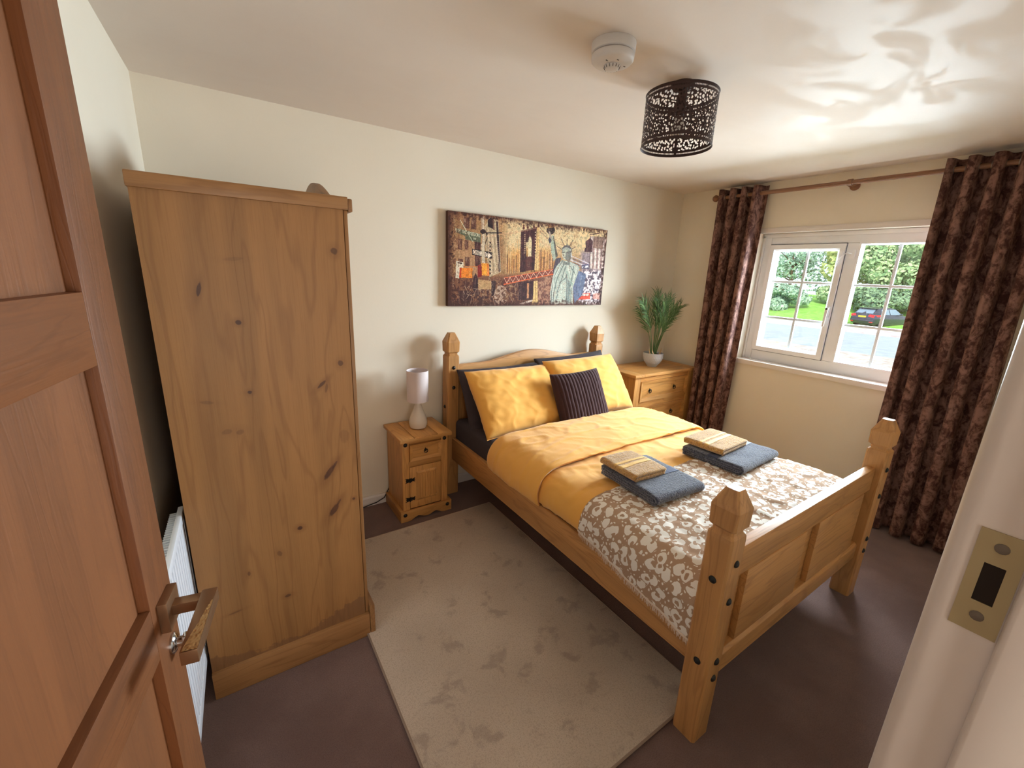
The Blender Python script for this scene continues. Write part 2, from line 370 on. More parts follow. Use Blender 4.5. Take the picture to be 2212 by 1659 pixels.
struct(wr.build('wall_right', wall_m), 'cream wall with the window')
wf = MB().box(.757, -2.70, 0, XR, -2.558, HC).box(-.35, -2.70, 2.03, .757, -2.558, HC).box(-.35, -2.70, 0, -.082, -2.558, 2.03)
struct(wf.build('wall_front', wall_m), 'cream wall with the doorway')
hall = MB().box(-.9, -4.3, 0, -.76, -2.56, HC).box(-.76, -4.3, 0, 1.9, -4.16, HC).box(1.76, -4.16, 0, 1.9, -2.70, HC).box(-.76, -2.70, 0, -.35, -2.56, HC)
struct(hall.build('wall_hall', wall_m), 'hallway walls outside the doorway')
skp = [(0, 0), (-.016, 0), (-.016, .055), (-.010, .067), (0, .067)]
struct(MB().prism(skp, 0, .02, XR).build('baseboard_back', white_gloss), 'white skirting board under the bed wall')
struct(MB().prism([(XR+a, b) for a, b in skp], 1, -2.55, -.02).build('baseboard_right', white_gloss), 'white skirting board under the window')
struct(MB().prism([(-.012, 0), (.004, 0), (.004, .067), (-.012, .067)], 1, -.93, -.03).build('baseboard_left', white_gloss), 'white skirting board behind the wardrobe')
struct(bx(XR-.008, -1.93, 1.920, XR+.02, -.72, 1.957).build('trim_1', white_gloss, bevel=.003), 'painted board above the window')

# door frame with old strike plate
fr = thing('trim_2', (.725, -2.60, 0), 'white painted door frame with a brass strike plate', 'door frame'); struct(fr); del fr['category']
def arc(cx, cy, r, a0, a1, n=6): return [(cx+r*math.cos(R(a0+(a1-a0)*i/n)), cy+r*math.sin(R(a0+(a1-a0)*i/n))) for i in range(n+1)]
pj = [(.757, -2.554)]+arc(.739, -2.568, .014, 90, 180)+[(.725, -2.601)]+arc(.717, -2.606, .004, 90, 180, 3)+arc(.717, -2.640, .004, 180, 270, 3)+[(.725, -2.645), (.725, -2.715), (.757, -2.715)]
MB().prism(pj, 2, 0, 2.03).build('jamb', white_gloss, fr, smooth=30)
MB().box(-.082, -2.715, 0, -.045, -2.556, 2.03).build('jamb', white_gloss, fr, bevel=.004)
MB().box(-.082, -2.715, 1.995, .757, -2.556, 2.03).build('head_jamb', white_gloss, fr, bevel=.004)
sp = MB()
yA, yB, zA, zB = -2.600, -2.5715, 1.266, 1.360
hy0, hy1, hz0, hz1 = -2.592, -2.5795, 1.295, 1.331
for a in ((yA, zA, yB, hz0), (yA, hz1, yB, zB), (yA, hz0, hy0, hz1), (hy1, hz0, yB, hz1)): sp.box(.7238, a[0], a[1], .7262, a[2], a[3])
spo = lab(sp.build('strike_plate', brass, fr), 'worn brass strike plate')
bx(.7248, hy0, hz0, .7258, hy1, hz1).build('latch_hole', plain('latch_hole_dark', srgb(34, 24, 18), .9), spo)
for zz in (1.282, 1.347):
    MB().lathe([(.0045, .001), (.0045, -.0004), (.0036, -.0010), (0, -.0011)], (.7238, -2.586, zz), 14, 0).build('screw', plain('worn_screw', srgb(112, 102, 90), .5, .5, .1), spo, smooth=40)

# ------------------------------------------------------------ window
win = thing('window_1', (3.92, -1.32, .945), 'white plastic casement window with glazing bars', 'window'); struct(win); del win['category']
fx0, fx1 = 3.895, 3.96
F = MB().box(fx0, -.80, .922, fx1, -.735, 1.922).box(fx0, -1.905, .922, fx1, -1.822, 1.922).box(fx0, -1.822, 1.838, fx1, -.80, 1.922).box(fx0, -1.822, .922, fx1, -.80, 1.003).box(fx0, -1.386, 1.003, fx1, -1.314, 1.838)
F.build('frame', white_pvc, win, bevel=.006)
F2 = MB().box(3.884, -.752, .926, 3.896, -.736, 1.905).box(3.884, -1.905, 1.892, 3.896, -.736, 1.920)
F2.build('frame_cover_strip', white_pvc, win, bevel=.002)
sx = 3.878
def frame_ring(y0, y1, z0, z1, wd, xa, xb):   # mitred, sloping bead
    mb = MB(); o = [(y0, z0), (y1, z0), (y1, z1), (y0, z1)]; i = [(y0+wd, z0+wd), (y1-wd, z0+wd), (y1-wd, z1-wd), (y0+wd, z1-wd)]; b = [(y0+wd*.7, z0+wd*.7), (y1-wd*.7, z0+wd*.7), (y1-wd*.7, z1-wd*.7), (y0+wd*.7, z1-wd*.7)]
    for k in range(4):
        l = (k+1) % 4
        ring = lambda q: [(xb, *o[q]), (xa, *o[q]), (xa, *b[q]), (xa+.018, *i[q]), (xb, *i[q])]
        mb.loft([ring(k), ring(l)])
    return mb
sash = frame_ring(-1.311, -.803, 1.005, 1.836, .046, sx, 3.95).build('sash', white_pvc, win)
frame_ring(-1.825, -1.384, .999, 1.842, .016, 3.892, 3.95).build('glazing_bead', white_pvc, win)
gk = MB()
for a_, b_ in (((-1.3145, .999), (-1.3105, 1.842)), ((-.8035, .999), (-.7995, 1.842)), ((-1.3145, .9995), (-.7995, 1.0055)), ((-1.3145, 1.8355), (-.7995, 1.8415))): gk.box(3.893, a_[0], a_[1], 3.8955, b_[0], b_[1])
gk.build('gasket', gasket_shade_m, win)  # grey strip colours in the shadow line between frame and sash
for q_ in ((-1.268, 1.048, -.846, 1.793), (-1.812, 1.012, -1.397, 1.829)):
    gk = MB(); y0_, z0_, y1_, z1_ = q_
    for b_ in ((y0_-.003, z0_-.003, y0_+.002, z1_+.003), (y1_-.002, z0_-.003, y1_+.003, z1_+.003), (y0_, z0_-.003, y1_, z0_+.002), (y0_, z1_-.002, y1_, z1_+.003)): gk.box(3.915, b_[0], b_[1], 3.921, b_[2], b_[3])
    gk.build('gasket', gasket_shade_m, win)
h = MB().box(3.862, -1.302, 1.32, 3.879, -1.282, 1.40).build('handle', plain('handle_white', srgb(206, 206, 210), .4), sash, bevel=.004)
MB().lathe([(.0065, 0), (.0065, -.004), (.004, -.006), (0, -.006)], (3.846, -1.292, 1.382), 14, 0).build('handle_lock', plain('lock_dark', srgb(60, 52, 50), .5), sash, smooth=40)
MB().loft([[(3.845, -1.301, 1.392), (3.845, -1.283, 1.392), (3.866, -1.283, 1.392), (3.866, -1.301, 1.392)], [(3.842, -1.300, 1.33), (3.842, -1.284, 1.33), (3.856, -1.284, 1.33), (3.856, -1.300, 1.33)], [(3.838, -1.298, 1.255), (3.838, -1.286, 1.255), (3.848, -1.286, 1.255), (3.848, -1.298, 1.255)]]).build('handle_lever', white_pvc, sash, bevel=.003)
gx = 3.925
panes_y = [(-1.265, -1.079, -1.061, -.849), ]
def lights(y0, y1, z0, z1, yv, zh):
    hw = .009
    ys = [(y0, yv-hw), (yv+hw, y1)]; zs = [(z0, zh[0]-hw), (zh[0]+hw, zh[1]-hw), (zh[1]+hw, z1)]
    for a in ys:
        for b in zs: bx(gx-.003, a[0]-.004, b[0]-.004, gx+.003, a[1]+.004, b[1]+.004).build('pane', glass_m, win)
    MB().box(gx-.007, yv-hw, z0, gx+.007, yv+hw, z1).build('glazing_bar', bar_pvc, win, bevel=.003)
    for z in zh: MB().box(gx-.0075, y0, z-hw, gx+.0075, y1, z+hw).build('glazing_bar', bar_pvc, win, bevel=.003)
lights(-1.268, -.846, 1.048, 1.793, -1.066, (1.278, 1.56))
lights(-1.812, -1.397, 1.012, 1.829, -1.60, (1.277, 1.557))
rs = MB().box(3.886, -1.372, 1.735, 3.896, -1.338, 1.795).build('restrictor', white_pvc, win, bevel=.003)
MB().box(3.868, -1.306, 1.755, 3.879, -1.284, 1.785).build('restrictor_socket', white_pvc, rs, bevel=.003)
MB().tube([(3.884, -1.35, 1.765), (3.868, -1.335, 1.772), (3.858, -1.315, 1.760), (3.855, -1.298, 1.738), (3.856, -1.287, 1.705), (3.862, -1.282, 1.69)], .0035, 8).build('restrictor_cable', white_pvc, rs, smooth=60)
MB().box(3.782, -1.925, .885, 3.90, -.715, .9235).build('window_sill', white_gloss, win, bevel=.005)

# ------------------------------------------------------------ pine door, opened into the room
ANG = R(10.5)
dr = thing('door_1', (-.0405, -2.5578, 0), 'open brown timber door with recessed panels and bronze lever', 'door', rot=math.pi/2-ANG); struct(dr); del dr['category']
DW, DT = .762, .035
zr = [(0.012, .21), (.493, .583), (.953, 1.043), (1.413, 1.503), (1.873, 1.981)]
for x0, x1 in ((0, .09), (DW-.0845, DW)): bx(x0, 0, .012, x1, DT, 1.981).build('stile', door_w[2], dr, bevel=.0015, local=True)
for z0, z1 in zr: bx(.09, 0, z0, DW-.0845, DT, z1).build('rail', door_w[0], dr, bevel=.0015, local=True)
for (a, b) in zip(zr[:-1], zr[1:]): bx(.088, .0137, a[1]-.004, DW-.082, DT-.0137, b[0]+.004).build('panel', door_pan, dr, local=True)
hz = 1.008; hu = .722
hd = lab(bx(hu-.026, -.013, hz-.026, hu+.026, 0, hz+.026).build('handle_rose', bronze, dr, bevel=.0012, local=True), 'square bronze rose of the door handle')
bx(hu-.0095, -.058, hz-.009, hu+.0095, -.012, hz+.009).build('handle_neck', bronze, hd, bevel=.001, local=True)
bx(hu-.118, -.0705, hz-.011, hu+.0125, -.049, hz+.011).build('handle_lever', bronze, hd, bevel=.001, local=True)
def ham(i, j):
    u = hu-.1165+.098*i; w0 = -.0700+.0; w1 = -.0505-.0175*i
    y = w0+(w1-w0)*j
    return (u, y, hz+.0112+.0014*(noise.noise(Vector((u*330, y*330, 3)))+.35))
MB().grid(lambda i, j: ham(i, j), 60, 12).build('hammered_inlay', hammered, hd, smooth=True, local=True)
tt = MB().lathe([(.017, 0), (.017, -.003), (.014, -.006), (.008, -.008), (.008, -.016)], (hu+.005, 0, hz-.072), 24, 1).build('thumb_turn', chrome, dr, smooth=30, local=True)
MB().loft([[(hu-.004, -.015, hz-.094), (hu+.012, -.015, hz-.094), (hu+.012, -.019, hz-.094), (hu-.004, -.019, hz-.094)], [(hu-.006, -.014, hz-.078), (hu+.015, -.014, hz-.078), (hu+.015, -.028, hz-.078), (hu-.006, -.028, hz-.078)], [(hu-.002, -.015, hz-.060), (hu+.011, -.015, hz-.060), (hu+.011, -.022, hz-.060), (hu-.002, -.022, hz-.060)]]).build('turn_grip', chrome, tt, bevel=.002, local=True)

# ------------------------------------------------------------ wardrobe
W0, W1, WY, WB = .0465, .596, -1.04, -.09
wd = thing('wardrobe', (W0, WY, 0), 'tall waxed pine wardrobe with knotty scuffed side panel near the door', 'wardrobe')
sp = bx(W0, WY, .10, .585, WY+.018, 1.722).build('side_panel', ward_side, wd)
bx(W0, WB-.018, .10, .585, WB, 1.722).build('side_panel', wpine[2], wd)
bx(W0, WY+.018, .10, W0+.008, WB-.018, 1.722).build('back_panel', wpine[2], wd)
bx(W0, WY+.018, .10, .58, WB-.018, .118).build('bottom_board', wpine[1], wd)
for y0, y1 in ((WY+.001, WY+.058), (WB-.058, WB-.001)): bx(.587, y0, .115, W1+.004, y1, 1.722).build('front_stile', wpine[2], wd, bevel=.003)
bx(.587, WY+.058, 1.64, W1, WB-.058, 1.722).build('front_rail', wpine[1], wd, bevel=.002)
bx(W0-.004, WY-.012, 1.722, W1+.004, WB+.012, 1.7625).build('cornice', wpine[0], wd, bevel=.004)
bx(W1+.0045, WY-.008, 1.717, W1+.019, WB+.008, 1.758).build('front_moulding', wpine[1], wd, bevel=.004)
bx(W0-.002, WY-.014, 0, W1+.004, WB+.014, .112).build('plinth', wpine[0], wd, bevel=.004)
bx(W1+.0045, WY-.016, 0, W1+.026, WB+.016, .150).build('front_plinth', wpine[1], wd, bevel=.006)
yc = (WY+WB)/2
arch = [(yc-.36, 1.745)]+[(yc-.36+.72*i/24, 1.765+.098*(math.sin(math.pi*i/24)**1.4)) for i in range(25)]+[(yc+.36, 1.745)]
MB().prism(arch, 0, .572, .594).build('pediment', wpine[1], wd, bevel=.004)
for s_, (y0, y1) in enumerate(((WY+.06, yc-.002), (yc+.002, WB-.06))):
    dd = bx(.588, y0, .155, W1+.002, y1, 1.637).build('door', wpine[2], wd, bevel=.002)
    for z0, z1 in ((.23, .86), (.94, 1.57)):
        pm = MB(); yy = (y0+.07, y1-.07)
        pm.loft([[(W1+.002, yy[0], z0), (W1+.002, yy[1], z0), (W1+.002, yy[1], z1), (W1+.002, yy[0], z1)], [(W1+.011, yy[0]+.03, z0+.03), (W1+.011, yy[1]-.03, z0+.03), (W1+.011, yy[1]-.03, z1-.03), (W1+.011, yy[0]+.03, z1-.03)]]).build('raised_panel', wpine[2], dd)
    ky = y1-.03 if s_ == 0 else y0+.03
    MB().lathe([(.008, 0), (.007, .012), (.015, .018), (.017, .026), (.010, .033), (0, .034)], (W1+.002, ky, .93), 16, 0).build('knob', black, dd, smooth=30)

# ------------------------------------------------------------ radiator
rd = thing('radiator', (.0, -1.40, 0), 'white panel radiator between the open door and the wardrobe', 'radiator', rot=-math.atan(.0335))
# local frame: x away from wall, y along wall; wall sits at x = wl(-1.4) = -.047
rx = .024; pr = []; y = -.43
while y < .42:
    pr += [(rx, y), (rx, y+.019), (rx-.009, y+.0205), (rx-.009, y+.0305)]; y += .032
pl = pr+[(rx-.0135, .42), (rx-.0135, -.43)]
MB().prism(pl, 2, .205, .722).build('front_panel', rad_white, rd, local=True)
bx(rx-.013, -.432, .165, rx+.002, .428, .205).build('bottom_edge', rad_white, rd, bevel=.003, local=True)
bx(rx-.013, -.432, .722, rx+.002, .428, .752).build('top_edge', rad_white, rd, bevel=.003, local=True)
g_ = MB()
for k in range(60): g_.box(-.012, -.42+k*.0142, .19, rx-.0135, -.42+k*.0142+.003, .735)
gg = g_.build('convector_fins', rad_white, rd, local=True); gg['kind'] = 'stuff'
for yy in (-.3, .3): bx(-.049, yy-.02, .2, -.040, yy+.02, .72).build('wall_bracket', rad_white, rd, local=True)

# ------------------------------------------------------------ rug
rg = MB()
rp = []
def rcorner(cx, cy, a0): return [(cx+.012*math.cos(R(a0+k*30)), cy+.012*math.sin(R(a0+k*30))) for k in range(4)]
rx0, rx1, ry0, ry1 = .588, 1.597, -1.985, -.385
RP = rcorner(rx1-.012, ry1-.012, 0)+rcorner(rx0+.012, ry1-.012, 90)+rcorner(rx0+.012, ry0+.012, 180)+rcorner(rx1-.012, ry0+.012, 270)
rug = MB().prism(RP, 2, .0005, .013).build('rug', rug_m, bevel=.004)
rug.location = (0, 0, 0); tag(rug, 'beige mottled short pile rug on the carpet beside the bed', 'rug')
bind = []
MB().tube([(x, y, .0105) for x, y in RP]+[(RP[0][0], RP[0][1], .0105)], .0045, 6).build('edge_binding', plain('rug_binding', srgb(150, 128, 112), .9), rug)

# ------------------------------------------------------------ bed
L, RR, YH, YF = 1.4017, 2.8181, -.046, -2.0783
bed = thing('bed', ((L+RR)/2, (YH+YF)/2, 0), 'waxed pine double bed frame with faceted posts and arched headboard', 'bed')
def post(cx, cy, top, name):
    hw = .0425
    prof = [(0, hw), (top-.165, hw), (top-.152, hw-.001), (top-.143, hw-.0085), (top-.132, hw-.0085), (top-.122, hw+.001), (top-.060, hw+.003), (top-.056, hw+.002), (top, .021)]
    rings = []
    for z, h_ in prof:
        c = min(.007, h_*.25)
        rings.append([(cx+a, cy+b, z) for a, b in ((-h_+c, -h_), (h_-c, -h_), (h_, -h_+c), (h_, h_-c), (h_-c, h_), (-h_+c, h_), (-h_, h_-c), (-h_, -h_+c))])
    return MB().loft(rings).build(name, pine[2], bed)
def bolt(par, c, ax, sgn):
    MB().lathe([(.0125, 0), (.0125, sgn*.002), (.0095, sgn*.0055), (.004, sgn*.008), (0, sgn*.0083)], c, 14, ax).build('bolt_cap', black, par, smooth=50)
for cx, sx_ in ((L+.0425, -1), (RR-.0425, 1)):
    p_ = post(cx, YF+.0425, .949, 'foot_post')
    for z in (.706, .567, .331, .262): bolt(p_, (cx+sx_*-.004, YF, z), 1, -1)
    for z in (.643, .326): bolt(p_, (cx+sx_*.0425, YF+.0385, z), 0, sx_)
    p_ = post(cx, YH-.0425, 1.146, 'head_post')
    for z in (.918, .782): bolt(p_, (cx, YH-.085, z), 1, -1)
    for z in (.643, .326): bolt(p_, (cx+sx_*.0425, YH-.04, z), 0, sx_)
x0, x1 = L+.085, RR-.085
n = 60
def archz(t): return .928+.064*max(0, math.sin(math.pi*min(1, max(0, (t-.16)/.68))))**1.7
def slab(lo, hi, y0, y1): return [(x0+(x1-x0)*i/n, hi(i/n)) for i in range(n+1)], [(x0+(x1-x0)*i/n, lo(i/n)) for i in range(n+1)]
up, dn = slab(lambda t: archz(t)-.085, archz, 0, 0)
MB().prism(up+dn[::-1], 1, -.107, -.068).build('headboard_rail', pine[0], bed, bevel=.004)
bx(x0, -.099, .38, x1, -.076, .93).build('headboard_panel', pine[0], bed)
bx(x0, -.107, .30, x1, -.068, .42).build('headboard_lower_rail', pine[0], bed, bevel=.003)
for a, b in ((x0, x0+.075), (x1-.075, x1), ((x0+x1)/2-.04, (x0+x1)/2+.04)): bx(a, -.106, .42, b, -.098, .86).build('headboard_stile', pine[2], bed, bevel=.002)
for a, b in ((1.432, 1.457), (RR-.055, RR-.030)): bx(a, YF+.085, .268, b, YH-.085, .425).build('side_rail', pine[1], bed, bevel=.004)
bx(1.457, YF+.1, .285, RR-.055, YH-.11, .305).build('slat_base', pine[0], bed)
# footboard: back board, proud rails and panels leave the recessed strips
yf = -2.048
bx(x0, yf+.021, .222, x1, yf+.036, .710).build('footboard_board', pine[0], bed)
bx(x0, yf, .598, x1, yf+.036, .7125).build('footboard_top_rail', pine[0], bed, bevel=.003)
MB().prism([(yf-.011, .222), (yf-.011, .294), (yf, .305), (yf+.036, .305), (yf+.036, .222)], 0, x0, x1).build('footboard_bottom_rail', pine[0], bed, bevel=.002)
for a, b in ((1.612, 2.064), (2.178, 2.662)): bx(a, yf-.002, .3055, b, yf+.0208, .5975).build('footboard_panel', pine[0], bed, bevel=.003)
bx(1.552, yf+.0005, .306, 1.6, yf+.013, .5975).build('footboard_stile', pine[2], bed, bevel=.002) if False else None

# mattress
mt = MB()
def rbox(x0, y0, z0, x1, y1, z1, r, seg=5):
    rings = []
    def ring(ins, z):
        o = []
        for cx, cy, a0 in ((x1-r, y1-r, 0), (x0+r, y1-r, 90), (x0+r, y0+r, 180), (x1-r, y0+r, 270)):
            for k in range(seg+1):
                a = R(a0+90*k/seg); o.append((cx+(r-ins)*math.cos(a), cy+(r-ins)*math.sin(a), z))
        return o
    q = [(r*(1-math.cos(R(90*k/seg)))*.999, r*(1-math.sin(R(90*k/seg)))) for k in range(seg+1)]
    for i_, dz in q[::-1][:: 1]: rings.append(ring(i_ if i_ else 0, z0+dz)) if False else None
    for k in range(seg+1):
        a = R(90*k/seg); rings.append(ring(r*(1-math.sin(a))*.98, z0+r*(1-math.cos(a))))
    for k in range(seg+1):
        a = R(90*k/seg); rings.append(ring(r*(1-math.cos(a))*.98, z1-r*(1-math.sin(a))))
    return rings
mat_o = MB().loft(rbox(1.458, -1.985, .3055, RR-.0565, -.115, .556, .035)).build('mattress', grey_m, smooth=50)
tag(mat_o, 'mattress under a dark charcoal fitted sheet on the pine bed', 'mattress')

# duvet
DP = [(1.446, .431), (1.431, .450), (1.425, .490), (1.436, .537), (1.470, .575), (1.53, .594), (1.65, .600), (1.85, .603)]
DP = DP+[(2.11, .604)]+[(4.222-x, z) for x, z in DP[::-1]]
def cr(P, t):
    t = min(max(t, 0), 1)*(len(P)-1); i = min(int(t), len(P)-2); f = t-i
    g = lambda k: Vector(P[min(max(k, 0), len(P)-1)])
    a, b, c, d = g(i-1), g(i), g(i+1), g(i+2)
    return .5*((2*b)+(c-a)*f+(2*a-5*b+4*c-d)*f*f+(3*b-a-3*c+d)*f**3)
import bisect
class Path:
    def __init__(q, P):
        q.f = [cr(P, i/400) for i in range(401)]; q.a = [0]
        for a, b in zip(q.f, q.f[1:]): q.a.append(q.a[-1]+(b-a).length)
        q.L = q.a[-1]
    def at(q, s, off=0):
        d = min(max(s, 0), 1)*q.L; i = min(max(bisect.bisect(q.a, d)-1, 0), 399); f = (d-q.a[i])/max(1e-9, q.a[i+1]-q.a[i])
        p = q.f[i].lerp(q.f[i+1], f); t = (q.f[i+1]-q.f[i]).normalized()
        return p+Vector((-t.y, t.x))*off
PD_ = Path(DP); sec = PD_.at
TP = [(1.4175, .352), (1.4175, .40), (1.4165, .45), (1.4165, .495), (1.428, .545), (1.465, .585), (1.53, .604), (1.65, .610), (1.85, .613), (2.11, .614)]
TP = TP+[(4.222-x, z) for x, z in TP[:-1][::-1]]
PT_ = Path(TP)
def ridged(v): return 1-abs(noise.noise(v))*2
def wr_(x, y, z):
    a = .010*noise.noise(Vector((x*3.1, y*2.6, z*3)))
    b = .006*max(0, ridged(Vector((x*4.5+y*2, y*6.5-x*1.5, z*5+3)))-.72)/.28
    c = .003*noise.noise(Vector((x*14, y*11, z*14+9)))
    b += .0032*max(0, ridged(Vector((x*9-y*3, y*12+x*4, z*9+17)))-.70)/.30
    cl = 0
    for k in (1.72, 2.02, 2.32, 2.60): cl += .0028*math.exp(-((x-k-(y+1)*.16)/.007)**2)
    return a+b+c-cl
def duvet_main(i, j):
    s = i; y = -.80-(1.20)*j; p = sec(s, 0)
    bulge = wr_(p.x, y, p.y)
    q = sec(s, bulge)
    return (q.x, y, max(q.y, .4285))
duv = MB().grid(duvet_main, 130, 90)
duvet = thing('duvet', (2.11, -1.35, .56), 'mustard yellow duvet turned back at the pillows on the bed', 'duvet')
duv.build('duvet_cover', yellow_m, duvet, smooth=True, solid=.008)
def fold(i, j):                               # turned-back top: hem, top layer, rolled head edge going back under
    y0, y1 = -1.128, -.672
    if j < .08:
        k = j/.08; y = y0-.004+.006*math.cos(k*math.pi); off = .010+.016*k
    elif j < .86:
        k = (j-.08)/.78; y = y0-.004+(y1-y0)*k; off = .026+.010*math.sin(math.pi*k)
    else:
        k = (j-.86)/.14; a = k*math.pi*.62; y = y1-.004+.036*math.sin(a); off = .026-.050*(1-math.cos(a))*.75
    p = sec(i, 0)
    y += .010*noise.noise(Vector((p.x*2.2, 4, p.y*3)))
    q = sec(i, off+wr_(p.x*1.1+3, y*1.1, p.y)*(.9 if j < .86 else .5))
    return (q.x, y, max(q.y, .4285))
MB().grid(fold, 120, 60).build('turned_back_fold', yellow_m, duvet, smooth=True, solid=.006)

# throw
tw = MB(); NU, NV = 150, 50
def thr(i, j, extra=.004):
    y = -1.432-.566*j+.006*noise.noise(Vector((i*9, 2, 1)))
    sa = .062-.056*j+.004*noise.noise(Vector((j*7, 8, 2))); s = sa+(1-2*sa)*i
    p = PT_.at(s); ripple = .003*noise.noise(Vector((p.x*9, y*9, 4)))+.004*max(0, ridged(Vector((p.x*3, y*7, 7)))-.8)/.2
    fl = min(1, max(0, (p.y-.43)/.08))            # hangs straight where it falls past the rail
    q = PT_.at(s, (wr_(p.x, y, p.y)+ripple)*fl+extra)
    return (q.x, y, q.y), (s*PT_.L, y)
to = tw.grid(lambda i, j: thr(i, j)[0], NU, NV).build('throw', leopard_m, smooth=True, solid=.004, fix=False)
uvl = to.data.uv_layers.new(name='UVMap')
for lp in to.data.loops:
    k = lp.vertex_index; jj, ii = divmod(k, NU+1); uvl.data[lp.index].uv = thr(ii/NU, jj/NV)[1]
tag(to, 'tan and cream leopard print throw over the foot of the bed', 'throw')
fg = MB()
for side in (0, 1):
    for k in range(190):
        j = k/189; a = Vector(thr(side, min(1, j), .004)[0]); dx = -.004 if side == 0 else .004
        l_ = .018+random.random()*.012; y1 = a.y+random.uniform(-.006, .006)
        fg.add([(a.x, a.y-.0012, a.z+.004), (a.x, a.y+.0012, a.z+.004), (a.x+dx*.6, y1+.001, a.z-l_*.6), (a.x+dx*.4, y1+.0008, a.z-l_), (a.x+dx*.4, y1-.0008, a.z-l_), (a.x+dx*.6, y1-.001, a.z-l_*.6)], [(0, 1, 2, 5), (5, 2, 3, 4)])
fo = fg.build('fringe', fringe_m, to); fo['kind'] = 'stuff'
# hem strip that the fringe hangs from
MB().tube([thr(0, k/40, .006)[0] for k in range(41)], .0045, 6).build('hem', fringe_m, to, smooth=60)

# pillows
def pillow(name, c, size, tilt, yaw, roll, mat, label, cat, group=None, seed=0, rib=False, corner=1.0):
    o = thing(name, c, label, cat, group); o.rotation_euler = (tilt, roll, yaw)
    W_, H_, T_ = size; NU, NV = (140 if rib else 64), 48
    def half(sgn):
        def fn(i, j):
            u, v = i*2-1, j*2-1
            e = (max(0, 1-abs(u)**3.2)*max(0, 1-abs(v)**3.2))**.48
            pinch = 1-.045*(1-abs(v)**2)*abs(u)**6; pinch2 = 1-.06*(1-abs(u)**2)*abs(v)**6
            x, z = u*W_/2*pinch, v*H_/2*pinch2
            t = T_/2*e
            wk = .007*noise.noise(Vector((x*9+seed, z*9, sgn*3)))+.004*max(0, ridged(Vector((x*7+seed, z*11+x*3, sgn)))-.7)/.3
            edge = .008*noise.noise(Vector((u*5, v*6, seed)))*e
            t += (wk*(.08 if rib else 1)+edge*(.4 if rib else 1))*min(1, e*2.5)
            if rib and sgn < 0: t += .0062*(abs(math.sin(u*math.pi*8.0))**.6-.5)*min(1, e*2)
            return (x, sgn*t, z)
        return fn
    mb = MB().grid(half(-1), NU, NV).grid(half(1), NU, NV)
    me = mb.build('cover', mat, o, smooth=True, local=True)
    bm = bmesh.new(); bm.from_mesh(me.data); bmesh.ops.remove_doubles(bm, verts=bm.verts, dist=.0004); bmesh.ops.recalc_face_normals(bm, faces=bm.faces); bm.to_mesh(me.data); bm.free()
    pts = [(-W_/2*.998, 0, -H_/2*.998), (W_/2*.998, 0, -H_/2*.998)]
    MB().tube([((i/20*2-1)*W_/2, 0, -H_/2*(1-.06*(1-(i/20*2-1)**2))) for i in range(21)], .0028, 6).build('seam', mat, o, smooth=60, local=True)
    return o
pillow('pillow', (1.805, -.245, .708), (.70, .45, .14), R(-27), R(1), 0, grey_m, 'charcoal pillow against the headboard behind the left mustard pillow', 'pillow', seed=1)
pillow('pillow', (2.435, -.250, .738), (.68, .46, .14), R(-26), R(-1), R(-2), grey_m, 'charcoal pillow against the headboard behind the right mustard pillow', 'pillow', seed=4)
pillow('pillow', (1.795, -.405, .735), (.69, .47, .16), R(-40), R(2), R(1), yellow_m, 'mustard yellow pillow nearest the lamp, left of the brown cushion', 'pillow', seed=7)
pillow('pillow', (2.415, -.415, .758), (.68, .47, .17), R(-38), R(-1), R(-1), yellow_m, 'mustard yellow pillow nearest the chest of drawers, behind the brown cushion', 'pillow', seed=12)
pillow('cushion', (2.195, -.565, .722), (.415, .40, .13), R(-27), R(-3), R(-2), cush_m, 'square dark brown ribbed cushion propped against the mustard pillows', 'cushion', seed=20, rib=True)

